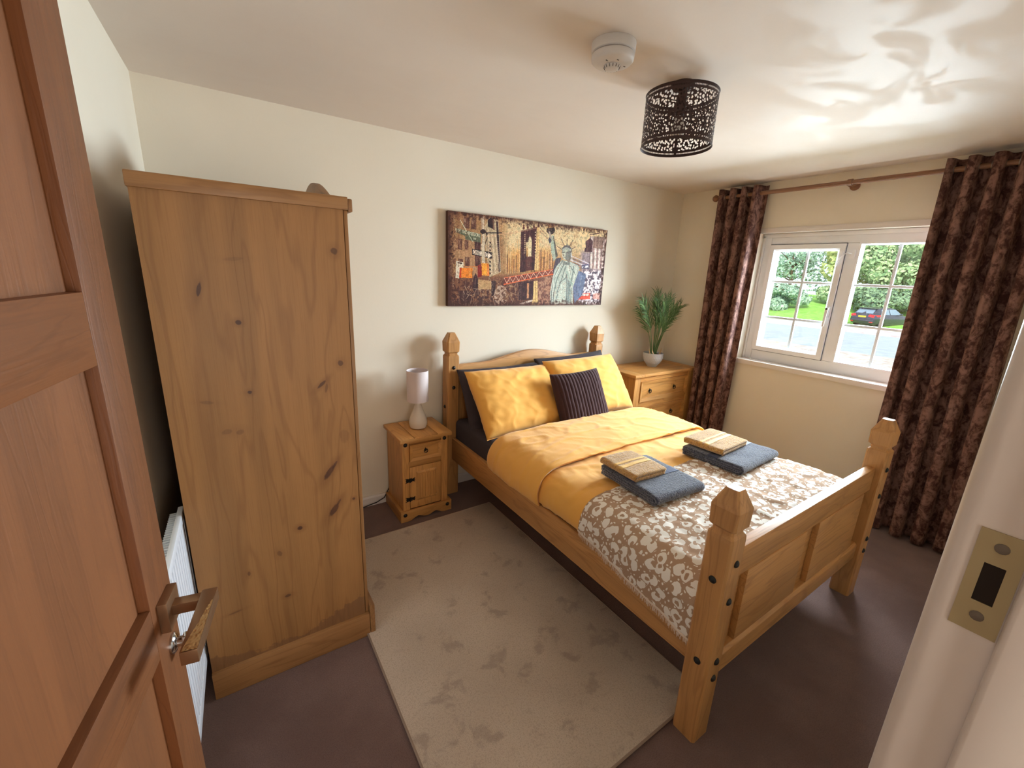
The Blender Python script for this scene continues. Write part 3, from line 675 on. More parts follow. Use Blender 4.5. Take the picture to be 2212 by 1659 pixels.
# towels
def towel(name, c, wd_, dp, ht, folds, rot, mat, bmat, label, group, bands, axis='y', across=False):
    # cloth folded over itself: nested U shaped layers; the fold faces -axis, the layered edges show at the sides
    o = thing(name, c, label, 'towel', group, rot); h = ht/(2*folds); ln_ = dp if axis == 'y' else wd_; wi = wd_ if axis == 'y' else dp
    for k in range(folds):
        r = (2*(folds-k)-1)*h/2; zc = ht/2; a0 = -ln_/2+ht/2+.002*k; e = ln_/2-random.uniform(0, .006)
        pts = [(e+(a0-e)*t/22, zc+r) for t in range(22)]+[(a0-r*math.sin(math.pi*t/10), zc+r*math.cos(math.pi*t/10)) for t in range(11)]+[(a0+(e-.004-a0)*t/22, zc-r) for t in range(1, 23)]
        NP = len(pts)-1; sh = random.uniform(-.004, .004)
        def fn(i, j, pts=pts, k=k, sh=sh, NP=NP):
            a, z = pts[min(NP, int(round(j*NP)))]; u = i*2-1; b = (i-.5)*wi+sh
            ed = max(0, abs(u)-.86)/.14; ea = max(0, (a-(ln_/2-.04))/.04)
            z = z-(.0045*ed*ed+.004*ea*ea)*(z/ht)
            up = min(1, z/ht*1.3)
            n_ = .0042*noise.noise(Vector((a*11+c[0]*5, b*11, .3)))*up+.0016*noise.noise(Vector((a*45+c[0]*9, b*45, k)))
            z = max(.5*h+.0003 if k == 0 else 1.5*h, z+n_); b += .0025*noise.noise(Vector((a*14, k*3+c[1], z*40)))*(1 if abs(u) > .5 else 0)
            return (b, a, z) if axis == 'y' else (a, b, z)
        MB().grid(fn, 30, NP).build('folded_layer', mat, o, smooth=True, local=True, solid=h*.93)
    for (b0, b1) in bands:
        def bf(i, j):
            q_ = b0+(b1-b0)*j
            if across: b = wi*(q_-.5); a = -ln_/2+.004+(ln_-.012)*i
            else: b = wi*.485*(i*2-1); a = -ln_/2+ln_*q_
            ed = max(0, abs(b/wi*2)-.86)/.14; ea = max(0, (a-(ln_/2-.04))/.04); er = max(0, (-ln_/2+ht/2-a)/(ht/2)); rr = ht/2
            z = (ht/2+rr*math.sqrt(max(0, 1-er*er)))*(.985 if folds == 1 else .993)+.0007-.0045*ed*ed-.004*ea*ea+.0042*noise.noise(Vector((a*11+c[0]*5, b*11, .3)))+.0004*math.sin(j*math.pi*9)
            return (b, a, z) if axis == 'y' else (a, b, z)
        MB().grid(bf, 30, 18).build('woven_band', bmat, o, smooth=True, local=True, solid=.0022)
    return o
TZ = .6225
towel('folded_towel', (1.795, -1.490, TZ), .305, .350, .046, 2, R(-4), terry_g, band_g, 'charcoal bath towel folded on the bed, nearer the door', 'charcoal bath towels on the bed', [(.40, .55)])
towel('folded_towel', (2.435, -1.505, TZ), .40, .330, .046, 2, R(3), terry_g, band_g, 'charcoal bath towel folded on the bed, nearer the window', 'charcoal bath towels on the bed', [(.42, .58)])
towel('folded_towel', (1.745, -1.412, TZ+.0495), .205, .220, .036, 1, R(-3), terry_y, band_y, 'mustard hand towel on the charcoal towel nearer the door', 'mustard hand towels on the bed', [(.36, .46), (.53, .60)], 'x', True)
towel('folded_towel', (2.405, -1.430, TZ+.0495), .285, .215, .036, 1, R(4), terry_y, band_y, 'mustard hand towel on the charcoal towel nearer the window', 'mustard hand towels on the bed', [(.36, .46), (.53, .60)], 'x', True)

# ------------------------------------------------------------ bedside cabinet
def ring_pull(par, c, s_=1):
    x, y, z = c
    p = MB().lathe([(.010*s_, 0), (.010*s_, -.003), (.006*s_, -.006), (.004*s_, -.010), (0, -.0105)], c, 14, 1).build('pull_plate', black, par, smooth=50)
    MB().prism([(x-.004*s_, z+.008*s_), (x, z+.020*s_), (x+.004*s_, z+.008*s_)], 1, y-.002, y).build('pull_crest', black, p)
    return MB().tube([(x+.014*s_*math.sin(2*math.pi*k/18), y-.009, z-.010*s_-.014*s_*math.cos(2*math.pi*k/18)+.006*s_) for k in range(19)], .0028*s_, 6).build('pull_ring', black, p, smooth=60)
def raised(par, x0, x1, z0, z1, y, d, inset, mat, name):
    return MB().loft([[(x0, y, z0), (x1, y, z0), (x1, y, z1), (x0, y, z1)], [(x0+inset, y-d, z0+inset), (x1-inset, y-d, z0+inset), (x1-inset, y-d, z1-inset), (x0+inset, y-d, z1-inset)]]).build(name, mat, par)
def scallop(x0, x1, z1, lo=0.0):
    n_ = 40; o = [(x0, z1), (x0, lo)]
    a, b = x0+.055, x1-.055
    for k in range(n_+1):
        t = k/n_; x = a+(b-a)*t
        o.append((x, lo+.024*(1-abs(math.cos(2*math.pi*t))**1.3*0.75)*min(1, 8*min(t, 1-t)+.0) if 0 < t < 1 else lo))
    return o+[(x1, lo), (x1, z1)]
bs = thing('bedside_cabinet', (1.167, -.16, 0), 'small pine bedside cabinet with one drawer and one door beside the bed', 'cabinet')
bx0, bx1, by0, by1 = 1.020, 1.318, -.302, -.022
bx(bx0, by0+.02, .06, bx0+.016, by1, .536).build('side_panel', honey[2], bs)
bx(bx1-.016, by0+.02, .06, bx1, by1, .536).build('side_panel', honey[2], bs)
bx(bx0+.016, by1-.008, .06, bx1-.016, by1, .536).build('back_panel', honey[2], bs)
bx(bx0+.016, by0+.03, .06, bx1-.016, by1-.008, .076).build('bottom_board', honey[0], bs)
for a, b in ((bx0-.001, bx0+.043), (bx1-.043, bx1+.001)):
    st_ = bx(a, by0, .06, b, by0+.024, .536).build('front_stile', honey[2], bs, bevel=.003)
    bolt(st_, ((a+b)/2, by0, .512), 1, -1)
bx(bx0+.043, by0+.002, .512, bx1-.043, by0+.022, .536).build('front_rail', honey[0], bs, bevel=.002)
bx(bx0+.043, by0+.002, .362, bx1-.043, by0+.022, .398).build('front_rail', honey[0], bs, bevel=.002)
dw = frame_ring  # reuse name only
dwr = bx(bx0+.045, by0-.001, .401, bx1-.045, by0+.016, .509).build('drawer', honey[0], bs, bevel=.003)
fm = MB()
def picture_frame(x0, x1, z0, z1, wd_, y, d):
    mb = MB(); o = [(x0, z0), (x1, z0), (x1, z1), (x0, z1)]; i = [(x0+wd_, z0+wd_), (x1-wd_, z0+wd_), (x1-wd_, z1-wd_), (x0+wd_, z1-wd_)]
    for k in range(4):
        l = (k+1) % 4; rg_ = lambda q: [(o[q][0], y, o[q][1]), (o[q][0], y-d, o[q][1]), (i[q][0], y-d*.35, i[q][1]), (i[q][0], y, i[q][1])]
        mb.loft([rg_(k), rg_(l)])
    return mb
picture_frame(bx0+.046, bx1-.046, .402, .508, .019, by0-.001, .010).build('drawer_moulding', honey[0], dwr)
ring_pull(dwr, ((bx0+bx1)/2, by0-.001, .459), .85)
dor = bx(bx0+.045, by0-.001, .078, bx1-.045, by0+.016, .359).build('door', honey[2], bs, bevel=.003)
raised(dor, bx0+.085, bx1-.075, .125, .325, by0-.001, .006, .012, honey[2], 'raised_panel')
rb = MB()
for k in range(7):
    xx = bx0+.108+k*.0175; rb.box(xx, by0-.0105, .145, xx+.009, by0-.006, .305)
rb.build('panel_ribbing', honey[2], dor, bevel=.002)
for zz in (.275, .145):
    hx = bx0+.044
    hp = [(-.026, 0), (-.022, .010), (-.030, .016), (-.012, .012), (-.006, .010), (.006, .010), (.014, .014), (.012, .006), (.034, .014), (.028, .003), (.036, 0), (.028, -.003), (.034, -.014), (.012, -.006), (.014, -.014), (.006, -.010), (-.006, -.010), (-.012, -.012), (-.030, -.016), (-.022, -.010)]
    hi = MB().prism([(hx+a, zz+b) for a, b in hp], 1, by0-.0045, by0-.001).build('hinge', black, dor)
    MB().tube([(hx, by0-.005, zz-.014), (hx, by0-.005, zz+.014)], .0045, 8).build('hinge_pin', black, hi, smooth=50)
pf = MB().prism(scallop(bx0-.022, bx1+.024, .074), 1, by0-.014, by0+.002).build('plinth', honey[0], bs, bevel=.003)
for xx in (bx0+.006, bx1-.006): bolt(pf, (xx, by0-.014, .048), 1, -1)
bx(bx0-.022, by0+.002, 0, bx0, by1+.006, .074).build('side_plinth', honey[1], bs, bevel=.003)
bx(bx1+.002, by0+.002, 0, bx1+.024, by1+.006, .074).build('side_plinth', honey[1], bs, bevel=.003)
for a, b in ((1.000, 1.089), (1.092, 1.239), (1.242, 1.335)): bx(a, -.326, .537, b, -.018, .5595).build('top_plank', honey[1], bs, bevel=.003)
MB().box(1.000, -.3325, .5375, 1.335, -.3265, .557).build('top_edge_moulding', honey[0], bs, bevel=.002)

# table lamp
lz = .560; lp = thing('table_lamp', (1.178, -.165, lz), 'small table lamp with pale ceramic base and lilac white drum shade on the bedside cabinet', 'lamp')
MB().lathe([(.036, 0), (.050, .004), (.0565, .022), (.0575, .042), (.053, .064), (.042, .092), (.030, .122), (.0215, .152), (.018, .182), (.018, .19)], (1.178, -.165, lz), 40).build('base', ceramic, lp, smooth=50)
MB().lathe([(.012, .19), (.012, .225), (.016, .228), (.016, .26)], (1.178, -.165, lz), 16).build('bulb_holder', plain('lamp_holder_white', srgb(225, 222, 218), .4), lp, smooth=40)
shd = MB().lathe([(.0665, .178), (.0665, .374), (.0645, .374), (.0645, .178), (.0665, .178)], (1.178, -.165, lz), 48)
shd.f = [f for f in shd.f if len(f) == 4]
sh = shd.build('shade', lamp_cloth, lp, smooth=30)
for a in range(3):
    q = 2*math.pi*a/3; MB().tube([(1.178+.012*math.cos(q), -.165+.012*math.sin(q), lz+.24), (1.178+.065*math.cos(q), -.165+.065*math.sin(q), lz+.20)], .0015, 6).build('shade_arm', plain('shade_wire', srgb(210, 210, 210), .4, .5, .6), sh)
MB().tube([(1.178, -.112, lz+.006), (1.19, -.06, lz+.003), (1.19, -.012, lz+.0035), (1.15, -.0125, .50), (1.06, -.014, .16), (.985, -.024, .040), (.93, -.03, .022), (.86, -.030, .012), (.80, -.034, .0065), (.66, -.03, .006)], .0032, 8).build('power_cable', rubber, lp, smooth=60)

# ------------------------------------------------------------ chest of drawers
ch = thing('chest_of_drawers', (3.35, -.2, 0), 'pine chest of drawers with iron ring pulls in the corner beside the window', 'chest of drawers')
cx0, cx1, cy0, cy1 = 2.955, 3.752, -.395, -.022
bx(cx0, cy0+.02, .05, cx0+.02, cy1, .75).build('side_panel', honey[2], ch)
bx(cx1-.02, cy0+.02, .05, cx1, cy1, .75).build('side_panel', honey[2], ch)
bx(cx0+.02, cy1-.008, .05, cx1-.02, cy1, .75).build('back_panel', honey[0], ch)
for a, b in ((cx0-.001, cx0+.070), (cx1-.085, cx1+.001)): bx(a, cy0, .05, b, cy0+.025, .75).build('front_stile', honey[2], ch, bevel=.003)
fx_a, fx_b = cx0+.070, cx1-.085
for z0, z1 in ((.712, .75), (.484, .530), (.256, .304), (.05, .084)): bx(fx_a, cy0+.002, z0, fx_b, cy0+.024, z1).build('front_rail', honey[0], ch, bevel=.002)
for z0, z1 in ((.532, .710), (.306, .482), (.086, .254)):
    d_ = bx(fx_a+.002, cy0+.006, z0, fx_b-.002, cy0+.022, z1).build('drawer', honey[0], ch)
    picture_frame(fx_a+.003, fx_b-.003, z0+.001, z1-.001, .030, cy0+.006, .013).build('drawer_moulding', honey[0], d_)
    for xx in (3.155, 3.484): ring_pull(d_, (xx, cy0+.006, (z0+z1)/2), 1.15)
for a, b in ((2.93, 3.044), (3.045, 3.655), (3.656, 3.772)): bx(a, -.4145, .7505, b, -.018, .775).build('top_plank', honey[1 if b-a < .2 else 0], ch, bevel=.004)
MB().prism(scallop(cx0-.018, cx1+.018, .08), 1, cy0-.016, cy0).build('plinth', honey[0], ch, bevel=.003)
bx(cx0-.018, cy0, 0, cx0-.001, cy1, .08).build('side_plinth', honey[1], ch, bevel=.003)
bx(cx1+.001, cy0, 0, cx1+.018, cy1, .08).build('side_plinth', honey[1], ch, bevel=.003)

# potted palm
pz = .775; px, py = 3.385, -.205
pp = thing('potted_palm', (px, py, pz), 'feathery green palm in a pale grey pot on the chest of drawers', 'plant')
def potprof(t): return .046+.040*math.sin(min(1, t/.085)*math.pi/2)
pr_ = [(.040, 0), (.042, .006), (.046, .010)]+[(potprof(t)*1.0, .010+t) for t in (.012, .026, .042, .060, .078, .095, .110)]+[(.086, .124), (.082, .125), (.079, .110), (.079, .100), (0, .100)]
pot = MB().lathe(pr_, (px, py, pz), 40).build('pot', pot_m, pp, smooth=50)
dm = MB()
for row in range(6):
    for k in range(26):
        t = .030+row*.014; r = potprof(t)+.0004; a = 2*math.pi*(k+.5*(row % 2))/26; q = Vector((math.cos(a), math.sin(a), 0)); s2 = Vector((-q.y, q.x, 0))
        c_ = Vector((px, py, pz+.010+t))+q*r
        dm.add([c_+s2*.006, c_+Vector((0, 0, .005)), c_-s2*.006, c_-Vector((0, 0, .005)), c_+q*.003], [(0, 1, 4), (1, 2, 4), (2, 3, 4), (3, 0, 4)])
do = dm.build('embossed_dots', pot_m, pot); do['kind'] = 'stuff'
MB().lathe([(.0785, .108), (.05, .112), (.0, .113)], (px, py, pz), 24).build('soil', soil_m, pp, smooth=50)
random.seed(11)
fr_spec = [(-.235, -.02, .46, .2), (-.14, .05, .47, .1), (-.10, -.06, .48, .1), (-.05, .0, .52, .05), (.0, -.06, .50, .0), (.04, .05, .53, .05), (.09, -.04, .50, .1), (.14, .04, .46, .2), (.21, -.03, .42, .3), (.26, .02, .38, .4), (-.19, .05, .40, .3), (.06, -.10, .44, .2), (.17, -.09, .43, .3), (-.05, -.11, .46, .2)]
for dx, dy, ht, cv in fr_spec:
    b0 = Vector((px+dx*.12+random.uniform(-.01, .01), py+dy*.2, pz+.108)); tip = Vector((px+dx, py+dy, pz+.105+ht))
    mid = b0.lerp(tip, .5)+Vector((-dx*.28, -dy*.2, ht*.07))
    path = [((1-t)**2)*b0+2*t*(1-t)*mid+t*t*tip for t in [k/18 for k in range(19)]]
    fo_ = MB().tube(path, [.0042-.0030*k/18 for k in range(19)], 6).build('frond_stem', stem_m, pp, smooth=60)
    lf = MB()
    for k in range(8, 19):
        for q2 in (0, .5):
            if k+q2 > 18: continue
            c_ = path[k].lerp(path[min(18, k+1)], q2); t = (path[min(18, k+1)]-path[k-1]).normalized()
            for sgn in (-1, 1):
                side = t.cross(Vector((0.15*dx, 1, .1))).normalized()*sgn
                ln_ = (.140-.0045*(k-8))*random.uniform(.85, 1.12)*(1.1 if k > 9 else .75)
                dirv = (t*1.15+side*.72+Vector((random.uniform(-.12, .12), random.uniform(-.35, .35), random.uniform(-.12, .1)))).normalized()
                wv = dirv.cross(Vector((0, 1, .2))).normalized()*.0034
                e1 = c_+dirv*ln_*.5+Vector((0, 0, .004)); e2 = c_+dirv*ln_+Vector((0, 0, -.012))
                lf.add([c_-wv*.4, c_+wv*.4, e1+wv, e1-wv, e2], [(0, 1, 2, 3), (3, 2, 4)])
    lo = lf.build('leaflets', palm_m, fo_, fix=False); lo['kind'] = 'stuff'
for dx, dy, ax in ((-.045, -.045, -.03), (.015, -.055, .015), (.035, -.04, .012), (-.065, -.02, -.02)):
    MB().loft([[(px+dx-.008, py+dy, pz+.112), (px+dx+.008, py+dy, pz+.112), (px+dx, py+dy+.006, pz+.112)], [(px+dx+ax-.006, py+dy, pz+.150), (px+dx+ax+.006, py+dy, pz+.150), (px+dx+ax, py+dy+.004, pz+.150)], [(px+dx+ax*1.3-.001, py+dy, pz+.170), (px+dx+ax*1.3+.001, py+dy, pz+.170), (px+dx+ax*1.3, py+dy+.001, pz+.170)]]).build('dry_leaf_base', dry_m, pp)

# ------------------------------------------------------------ curtains and pole
PX, PZ = 3.712, 2.203
cp = thing('curtain_pole', (PX, -1.31, PZ), 'brown wooden curtain pole above the window', 'curtain pole')
MB().tube([(PX, -.42, PZ), (PX, -1.30, PZ), (PX, -2.34, PZ)], .0145, 16).build('rod', pole_w, cp, smooth=50)
for ye, sg in ((-.42, 1), (-2.34, -1)):
    MB().lathe([(.0145, 0), (.021, sg*.002), (.021, sg*.010), (.012, sg*.013), (.012, sg*.019), (.020, sg*.026), (.0265, sg*.038), (.0265, sg*.046), (.020, sg*.060), (.010, sg*.067), (0, sg*.068)], (PX, ye, PZ), 20, 1).build('finial', pole_w, cp, smooth=40)
for yb in (-1.312, -.455, -2.30):
    br = MB().lathe([(.030, 0), (.030, -.008), (.024, -.014), (.012, -.018), (.012, -.066), (.017, -.070), (.017, -.082)], (XR, yb, PZ-.008), 20, 0).build('bracket', pole_w, cp, smooth=40)
    MB().lathe([(.0147, -.013), (.0205, -.013), (.0205, .013), (.0147, .013), (.0147, -.013)], (PX, yb, PZ), 24, 1).build('bracket_ring', pole_w, br, smooth=40)
def curtain(yt0, yt1, yb0, yb1, nf, label, seed, ph):
    o = thing('curtain', (PX, (yt0+yt1)/2, .01), label, 'curtain', None)
    NU, NV = 150, 60
    def fn(i, j):
        z = .014+(PZ+.055-.014)*j; k = 1-j
        y = (yt0+(yt1-yt0)*i)*j+(yb0+(yb1-yb0)*i)*k
        a = i*nf*2*math.pi+ph+.5*noise.noise(Vector((i*4, j*1.2, seed)))*k*2
        amp = .046+.020*k*noise.noise(Vector((i*6, j*1.5, seed+5)))
        s_ = math.sin(a); s_ = math.copysign(abs(s_)**.8, s_)
        x = PX-.004-amp*s_-.030*k*(1 if seed == 2 else .4)*math.sin(math.pi*i)
        y += .012*math.sin(2*a)*(.4+.6*k)+.010*k*noise.noise(Vector((i*8, j*3, seed+9)))
        lift = .0
        return (min(x, XR-.028), y, z+.006*k*k*noise.noise(Vector((i*9, 0, seed))))
    MB().grid(fn, NU, NV).build('drape', velvet_m, o, smooth=True, solid=.004)
    ey = bpy.data.materials.get('eyelet_metal') or plain('eyelet_metal', srgb(150, 140, 130), .3, .5, .9)
    for q in range(int(nf*2)):
        i = (q+.0)*math.pi/(nf*2*math.pi)+(-ph)/(nf*2*math.pi)
        while i < 0: i += 1/nf
        if i > 1: continue
        yy = yt0+(yt1-yt0)*i
        MB().tube([(PX+.021*math.cos(2*math.pi*t/16), yy, PZ+.021*math.sin(2*math.pi*t/16)) for t in range(17)], .0035, 6).build('eyelet', ey, o, smooth=60)
    return o
curtain(-.432, -.775, -.455, -.735, 3.7, 'narrow brown crushed velvet curtain beside the chest of drawers', 1, 1.0)
curtain(-1.775, -2.20, -1.80, -2.262, 4.3, 'wide brown crushed velvet curtain behind the foot of the bed', 2, 1.4)

# ------------------------------------------------------------ ceiling light and smoke detector
cx_, cy_ = 1.822, -1.372
cl = thing('ceiling_light', (cx_, cy_, HC), 'round dark cutwork drum light shade hanging under the ceiling', 'ceiling light')
sr, sz0, sz1 = .1365, 2.062, 2.252
NS = 96
dm = MB().add([(cx_+sr*math.cos(2*math.pi*k/NS), cy_+sr*math.sin(2*math.pi*k/NS), z) for z in (sz0, sz1) for k in range(NS+1)], [(k, k+1, NS+1+k+1, NS+1+k) for k in range(NS)])
so = dm.build('shade', cut_m, cl, smooth=True)
ul = so.data.uv_layers.new(name='UVMap')
for lp_ in so.data.loops:
    r2, k2 = divmod(lp_.vertex_index, NS+1); ul.data[lp_.index].uv = (k2/NS*1.0, r2*.19)
for z in (sz0, sz1): MB().tube([(cx_+sr*math.cos(2*math.pi*k/48), cy_+sr*math.sin(2*math.pi*k/48), z) for k in range(49)], .0022, 6).build('rim', dark_metal, so, smooth=60)
MB().lathe([(.045, 0), (.045, -.012), (.036, -.022), (.012, -.026), (.012, -.045)], (cx_, cy_, HC), 28).build('ceiling_rose', dark_metal, cl, smooth=40)
MB().lathe([(.020, -.045), (.020, -.095), (.016, -.10), (.016, -.115)], (cx_, cy_, HC), 20).build('bulb_holder', dark_metal, cl, smooth=40)
MB().lathe([(.012, -.115), (.016, -.13), (.029, -.155), (.030, -.17), (.022, -.188), (0, -.195)], (cx_, cy_, HC), 20).build('bulb', plain('bulb_glass_white', srgb(225, 222, 215), .3), cl, smooth=60)
for a in range(3):
    q = 2*math.pi*a/3+.4; MB().tube([(cx_+.02*math.cos(q), cy_+.02*math.sin(q), HC-.06), (cx_+sr*math.cos(q), cy_+sr*math.sin(q), sz1-.002)], .002, 6).build('shade_arm', dark_metal, so)
sdx, sdy = 1.392, -1.408
sd = thing('smoke_detector', (sdx, sdy, HC), 'white round smoke detector on the ceiling', 'smoke detector')
det_m = plain('detector_plastic', srgb(226, 220, 218), .45)
MB().lathe([(.072, 0), (.073, -.004), (.0715, -.028), (.069, -.030)], (sdx, sdy, HC), 48).build('base', det_m, sd, smooth=40)
MB().lathe([(.066, -.030), (.066, -.034)], (sdx, sdy, HC), 48).build('groove_ring', plain('detector_groove', srgb(170, 160, 158), .5), sd)
hd_ = MB().lathe([(.069, -.034), (.0705, -.038), (.069, -.050), (.062, -.057), (.050, -.059), (.048, -.061), (.030, -.063)], (sdx, sdy, HC), 48).build('head', det_m, sd, smooth=40)
MB().lathe([(.026, -.062), (.027, -.066), (.022, -.074), (.014, -.077), (0, -.0775)], (sdx, sdy, HC), 32).build('sensor_cap', det_m, hd_, smooth=40)
for k in range(14):
    a = 2*math.pi*k/14; ca, sa = math.cos(a), math.sin(a)
    MB().tube([(sdx+.0272*ca, sdy+.0272*sa, HC-.0655), (sdx+.0235*ca, sdy+.0235*sa, HC-.073)], .0014, 6).build('sensor_slot', plain('slot_dark', srgb(120, 112, 110), .6) if k == 0 else bpy.data.materials['slot_dark'], hd_)
for a in (R(200), R(250), R(330)):
    MB().box(sdx+.042*math.cos(a)-.004, sdy+.042*math.sin(a)-.001, HC-.0635, sdx+.042*math.cos(a)+.004, sdy+.042*math.sin(a)+.001, HC-.061).build('marking', bpy.data.materials['slot_dark'], hd_)

# ------------------------------------------------------------ canvas print
def paint():
    Wd, Hd = 840, 355
    # print is described in the coordinates of a straight-on study sheet: quad corners below
    q = [(150, 185), (2045, 430), (1965, 1325), (150, 1330)]
    A = []; B = []
    for (u, v), (X, Y) in zip([(0, 0), (1, 0), (1, 1), (0, 1)], q):
        A += [[u, v, 1, 0, 0, 0, -u*X, -v*X], [0, 0, 0, u, v, 1, -u*Y, -v*Y]]; B += [X, Y]
    h_ = np.append(np.linalg.solve(np.array(A, float), np.array(B, float)), 1).reshape(3, 3)
    uu, vv = np.meshgrid((np.arange(Wd)+.5)/Wd, (np.arange(Hd)+.5)/Hd)
    den = h_[2, 0]*uu+h_[2, 1]*vv+1; X = (h_[0, 0]*uu+h_[0, 1]*vv+h_[0, 2])/den; Y = (h_[1, 0]*uu+h_[1, 1]*vv+h_[1, 2])/den
    rng = np.random.default_rng(5)
    def vn(sx_, sy_, oct_=3):
        o = np.zeros((Hd, Wd)); am = 1; tot = 0
        for k in range(oct_):
            gx_, gy_ = max(2, int(Wd/sx_*2**k)), max(2, int(Hd/sy_*2**k)); g = rng.random((gy_+2, gx_+2))
            a = uu*gx_; b = vv*gy_; i = a.astype(int); j = b.astype(int); fa, fb = a-i, b-j; fa = fa*fa*(3-2*fa); fb = fb*fb*(3-2*fb)
            o += am*((g[j, i]*(1-fa)+g[j, i+1]*fa)*(1-fb)+(g[j+1, i]*(1-fa)+g[j+1, i+1]*fa)*fb); tot += am; am *= .6
        return o/tot
    n1, n2, n3 = vn(60, 60), vn(9, 9, 3), vn(4, 40, 2)
    I = np.zeros((Hd, Wd, 3))
    def c(r, g, b): return np.array([r, g, b], float)
    def over(mask, col, op=1.0):
        mk = (np.clip(mask.astype(float), 0, 1)*op)[..., None]; I[:] = I*(1-mk)+(col if getattr(col, 'ndim', 1) == 3 else col)*mk
    def poly(P_):
        ins = np.zeros((Hd, Wd), bool); n_ = len(P_)
        for k in range(n_):
            (x1_, y1_), (x2_, y2_) = P_[k], P_[(k+1) % n_]
            if y1_ == y2_: continue
            cnd = ((Y < y1_) != (Y < y2_)) & (X < (x2_-x1_)*(Y-y1_)/(y2_-y1_)+x1_); ins ^= cnd
        return ins
    def line(P_, wd_):
        d = np.full((Hd, Wd), 1e9)
        for (x1_, y1_), (x2_, y2_) in zip(P_, P_[1:]):
            t = np.clip(((X-x1_)*(x2_-x1_)+(Y-y1_)*(y2_-y1_))/max(1e-6, (x2_-x1_)**2+(y2_-y1_)**2), 0, 1); d = np.minimum(d, np.hypot(X-x1_-t*(x2_-x1_), Y-y1_-t*(y2_-y1_)))
        return np.clip((wd_/2+1.5-d)/3, 0, 1)
    def ell(cx, cy, a, b): return ((X-cx)/a)**2+((Y-cy)/b)**2 < 1
    sst = lambda x, a, b: (lambda t: t*t*(3-2*t))(np.clip((x-a)/(b-a), 0, 1))
    dark = c(58, 30, 32)
    I[:] = c(196, 160, 116); over(n1, c(132, 94, 66), .8)
    sky = sst(X, 760, 900)*(1-sst(Y, 560, 900)); over(sky, c(226, 210, 172), .9); over(sky*sst(n2, .5, .75), c(190, 160, 120), .5)
    over(sst(X, 820, 960)*(1-sst(X, 1250, 1500))*sst(Y, 600, 720)*(1-sst(Y, 860, 960)), c(214, 160, 92), .8)
    over(sst(Y, 920, 1010), c(120, 78, 62), .75); over(sst(Y, 960, 1060)*sst(n2, .46, .6), c(66, 40, 40), .8); over(sst(Y, 960, 1060)*sst(n2, .35, .25), c(216, 186, 148), .7)
    # far skyline
    for k in range(34):
        x = 830+k*18+rng.integers(-5, 5); y = 700+rng.integers(-60, 90)
        if k % 3 == 0: continue
        over(poly([(x, y), (x+10, y), (x+10, 930), (x, 930)]), c(96, 62, 52) if k % 2 else c(168, 118, 74), .75)
    # left facade
    over(poly([(200, 520), (540, 560), (540, 960), (240, 990)]), c(178, 140, 108), .8)
    over(poly([(460, 560), (535, 570), (535, 880), (470, 850)]), c(74, 44, 46), .9)
    for (x, y, w_, hh_) in ((265, 520, 50, 130), (345, 540, 45, 110), (350, 740, 55, 110), (270, 760, 55, 60), (330, 265, 70, 130), (420, 290, 60, 120)):
        over(poly([(x, y), (x+w_, y+8), (x+w_, y+hh_+8), (x, y+hh_)]), c(92, 58, 52), .85); over(poly([(x+6, y+14), (x+w_*.45, y+18), (x+w_*.45, y+hh_*.5), (x+6, y+hh_*.5)]), c(176, 146, 126), .6)
    # tall tower
    over(poly([(615, 300), (650, 262), (745, 310), (778, 925), (640, 985), (590, 600), (585, 380)]), c(196, 178, 150)); over(poly([(615, 310), (650, 272), (680, 300), (680, 410), (618, 380)]), c(54, 34, 38))
    over(poly([(715, 320), (738, 322), (772, 915), (748, 925)]), c(66, 40, 42)); over(poly([(670, 300), (690, 300), (700, 420), (680, 420)]), c(110, 80, 70), .8)
    for k in range(6): over(line([(600+k*22, 400+k*16), (640+k*25, 960-k*8)], 5), c(232, 220, 200) if k % 2 else c(126, 100, 86), .9)
    for k in range(9): over(poly([(636, 560+k*46), (654, 562+k*46), (656, 584+k*46), (638, 582+k*46)]), c(60, 40, 42))
    for k in range(14): over(line([(728, 560+k*24), (746, 562+k*24)], 4), c(204, 180, 160), .8)
    # pole, bracket, arm
    over(line([(430, 280), (340, 330), (520, 620)], 0), dark)
    over(line([(290, 300), (440, 560)], 7), c(228, 222, 196)); over(line([(600, 456), (780, 456)], 12), c(44, 26, 34)); over(line([(600, 470), (610, 520), (575, 620)], 9), c(60, 42, 40))
    # street sign
    over(poly([(235, 395), (535, 470), (532, 572), (355, 535), (345, 490), (240, 445)]), c(100, 108, 90)); over(line([(290, 300), (440, 560)], 7), c(228, 232, 206), .8); over(poly([(235, 395), (252, 398), (252, 446), (238, 444)]), c(224, 224, 190))
    FONT = {'O': '01110100011000110001100011000101110', 'N': '10001110011010110101100111000110001', 'E': '11111100001000011110100001000011111', 'W': '10001100011000110101101011101110001', 'A': '01110100011000111111100011000110001', 'Y': '10001100010101000100001000010000100', 'F': '11111100001000011110100001000010000', 'T': '11111001000010000100001000010000100', 'H': '10001100011000111111100011000110001', 'M': '10001110111010110001100011000110001', 'R': '11110100011000111110101001001010001', 'I': '01110001000010000100001000010001110', 'C': '01111100001000010000100001000001111', 'S': '01111100001000001110000010000111110', 'V': '10001100011000110001010100101000100', ' ': '0'*35}
    def text(s_, x, y, cw, chh, slope, col):
        for ch_ in s_:
            g = FONT[ch_]; mk = np.zeros((Hd, Wd), bool)
            for r_2 in range(7):
                for c_2 in range(5):
                    if g[r_2*5+c_2] == '1':
                        xx = x+c_2*cw/6; yy = y+slope*(c_2*cw/6)+r_2*chh/7; mk |= (X >= xx) & (X < xx+cw/6*1.15) & (Y-slope*(X-xx) >= yy) & (Y-slope*(X-xx) < yy+chh/7*1.1)
            over(mk, col); x += cw; y += slope*cw
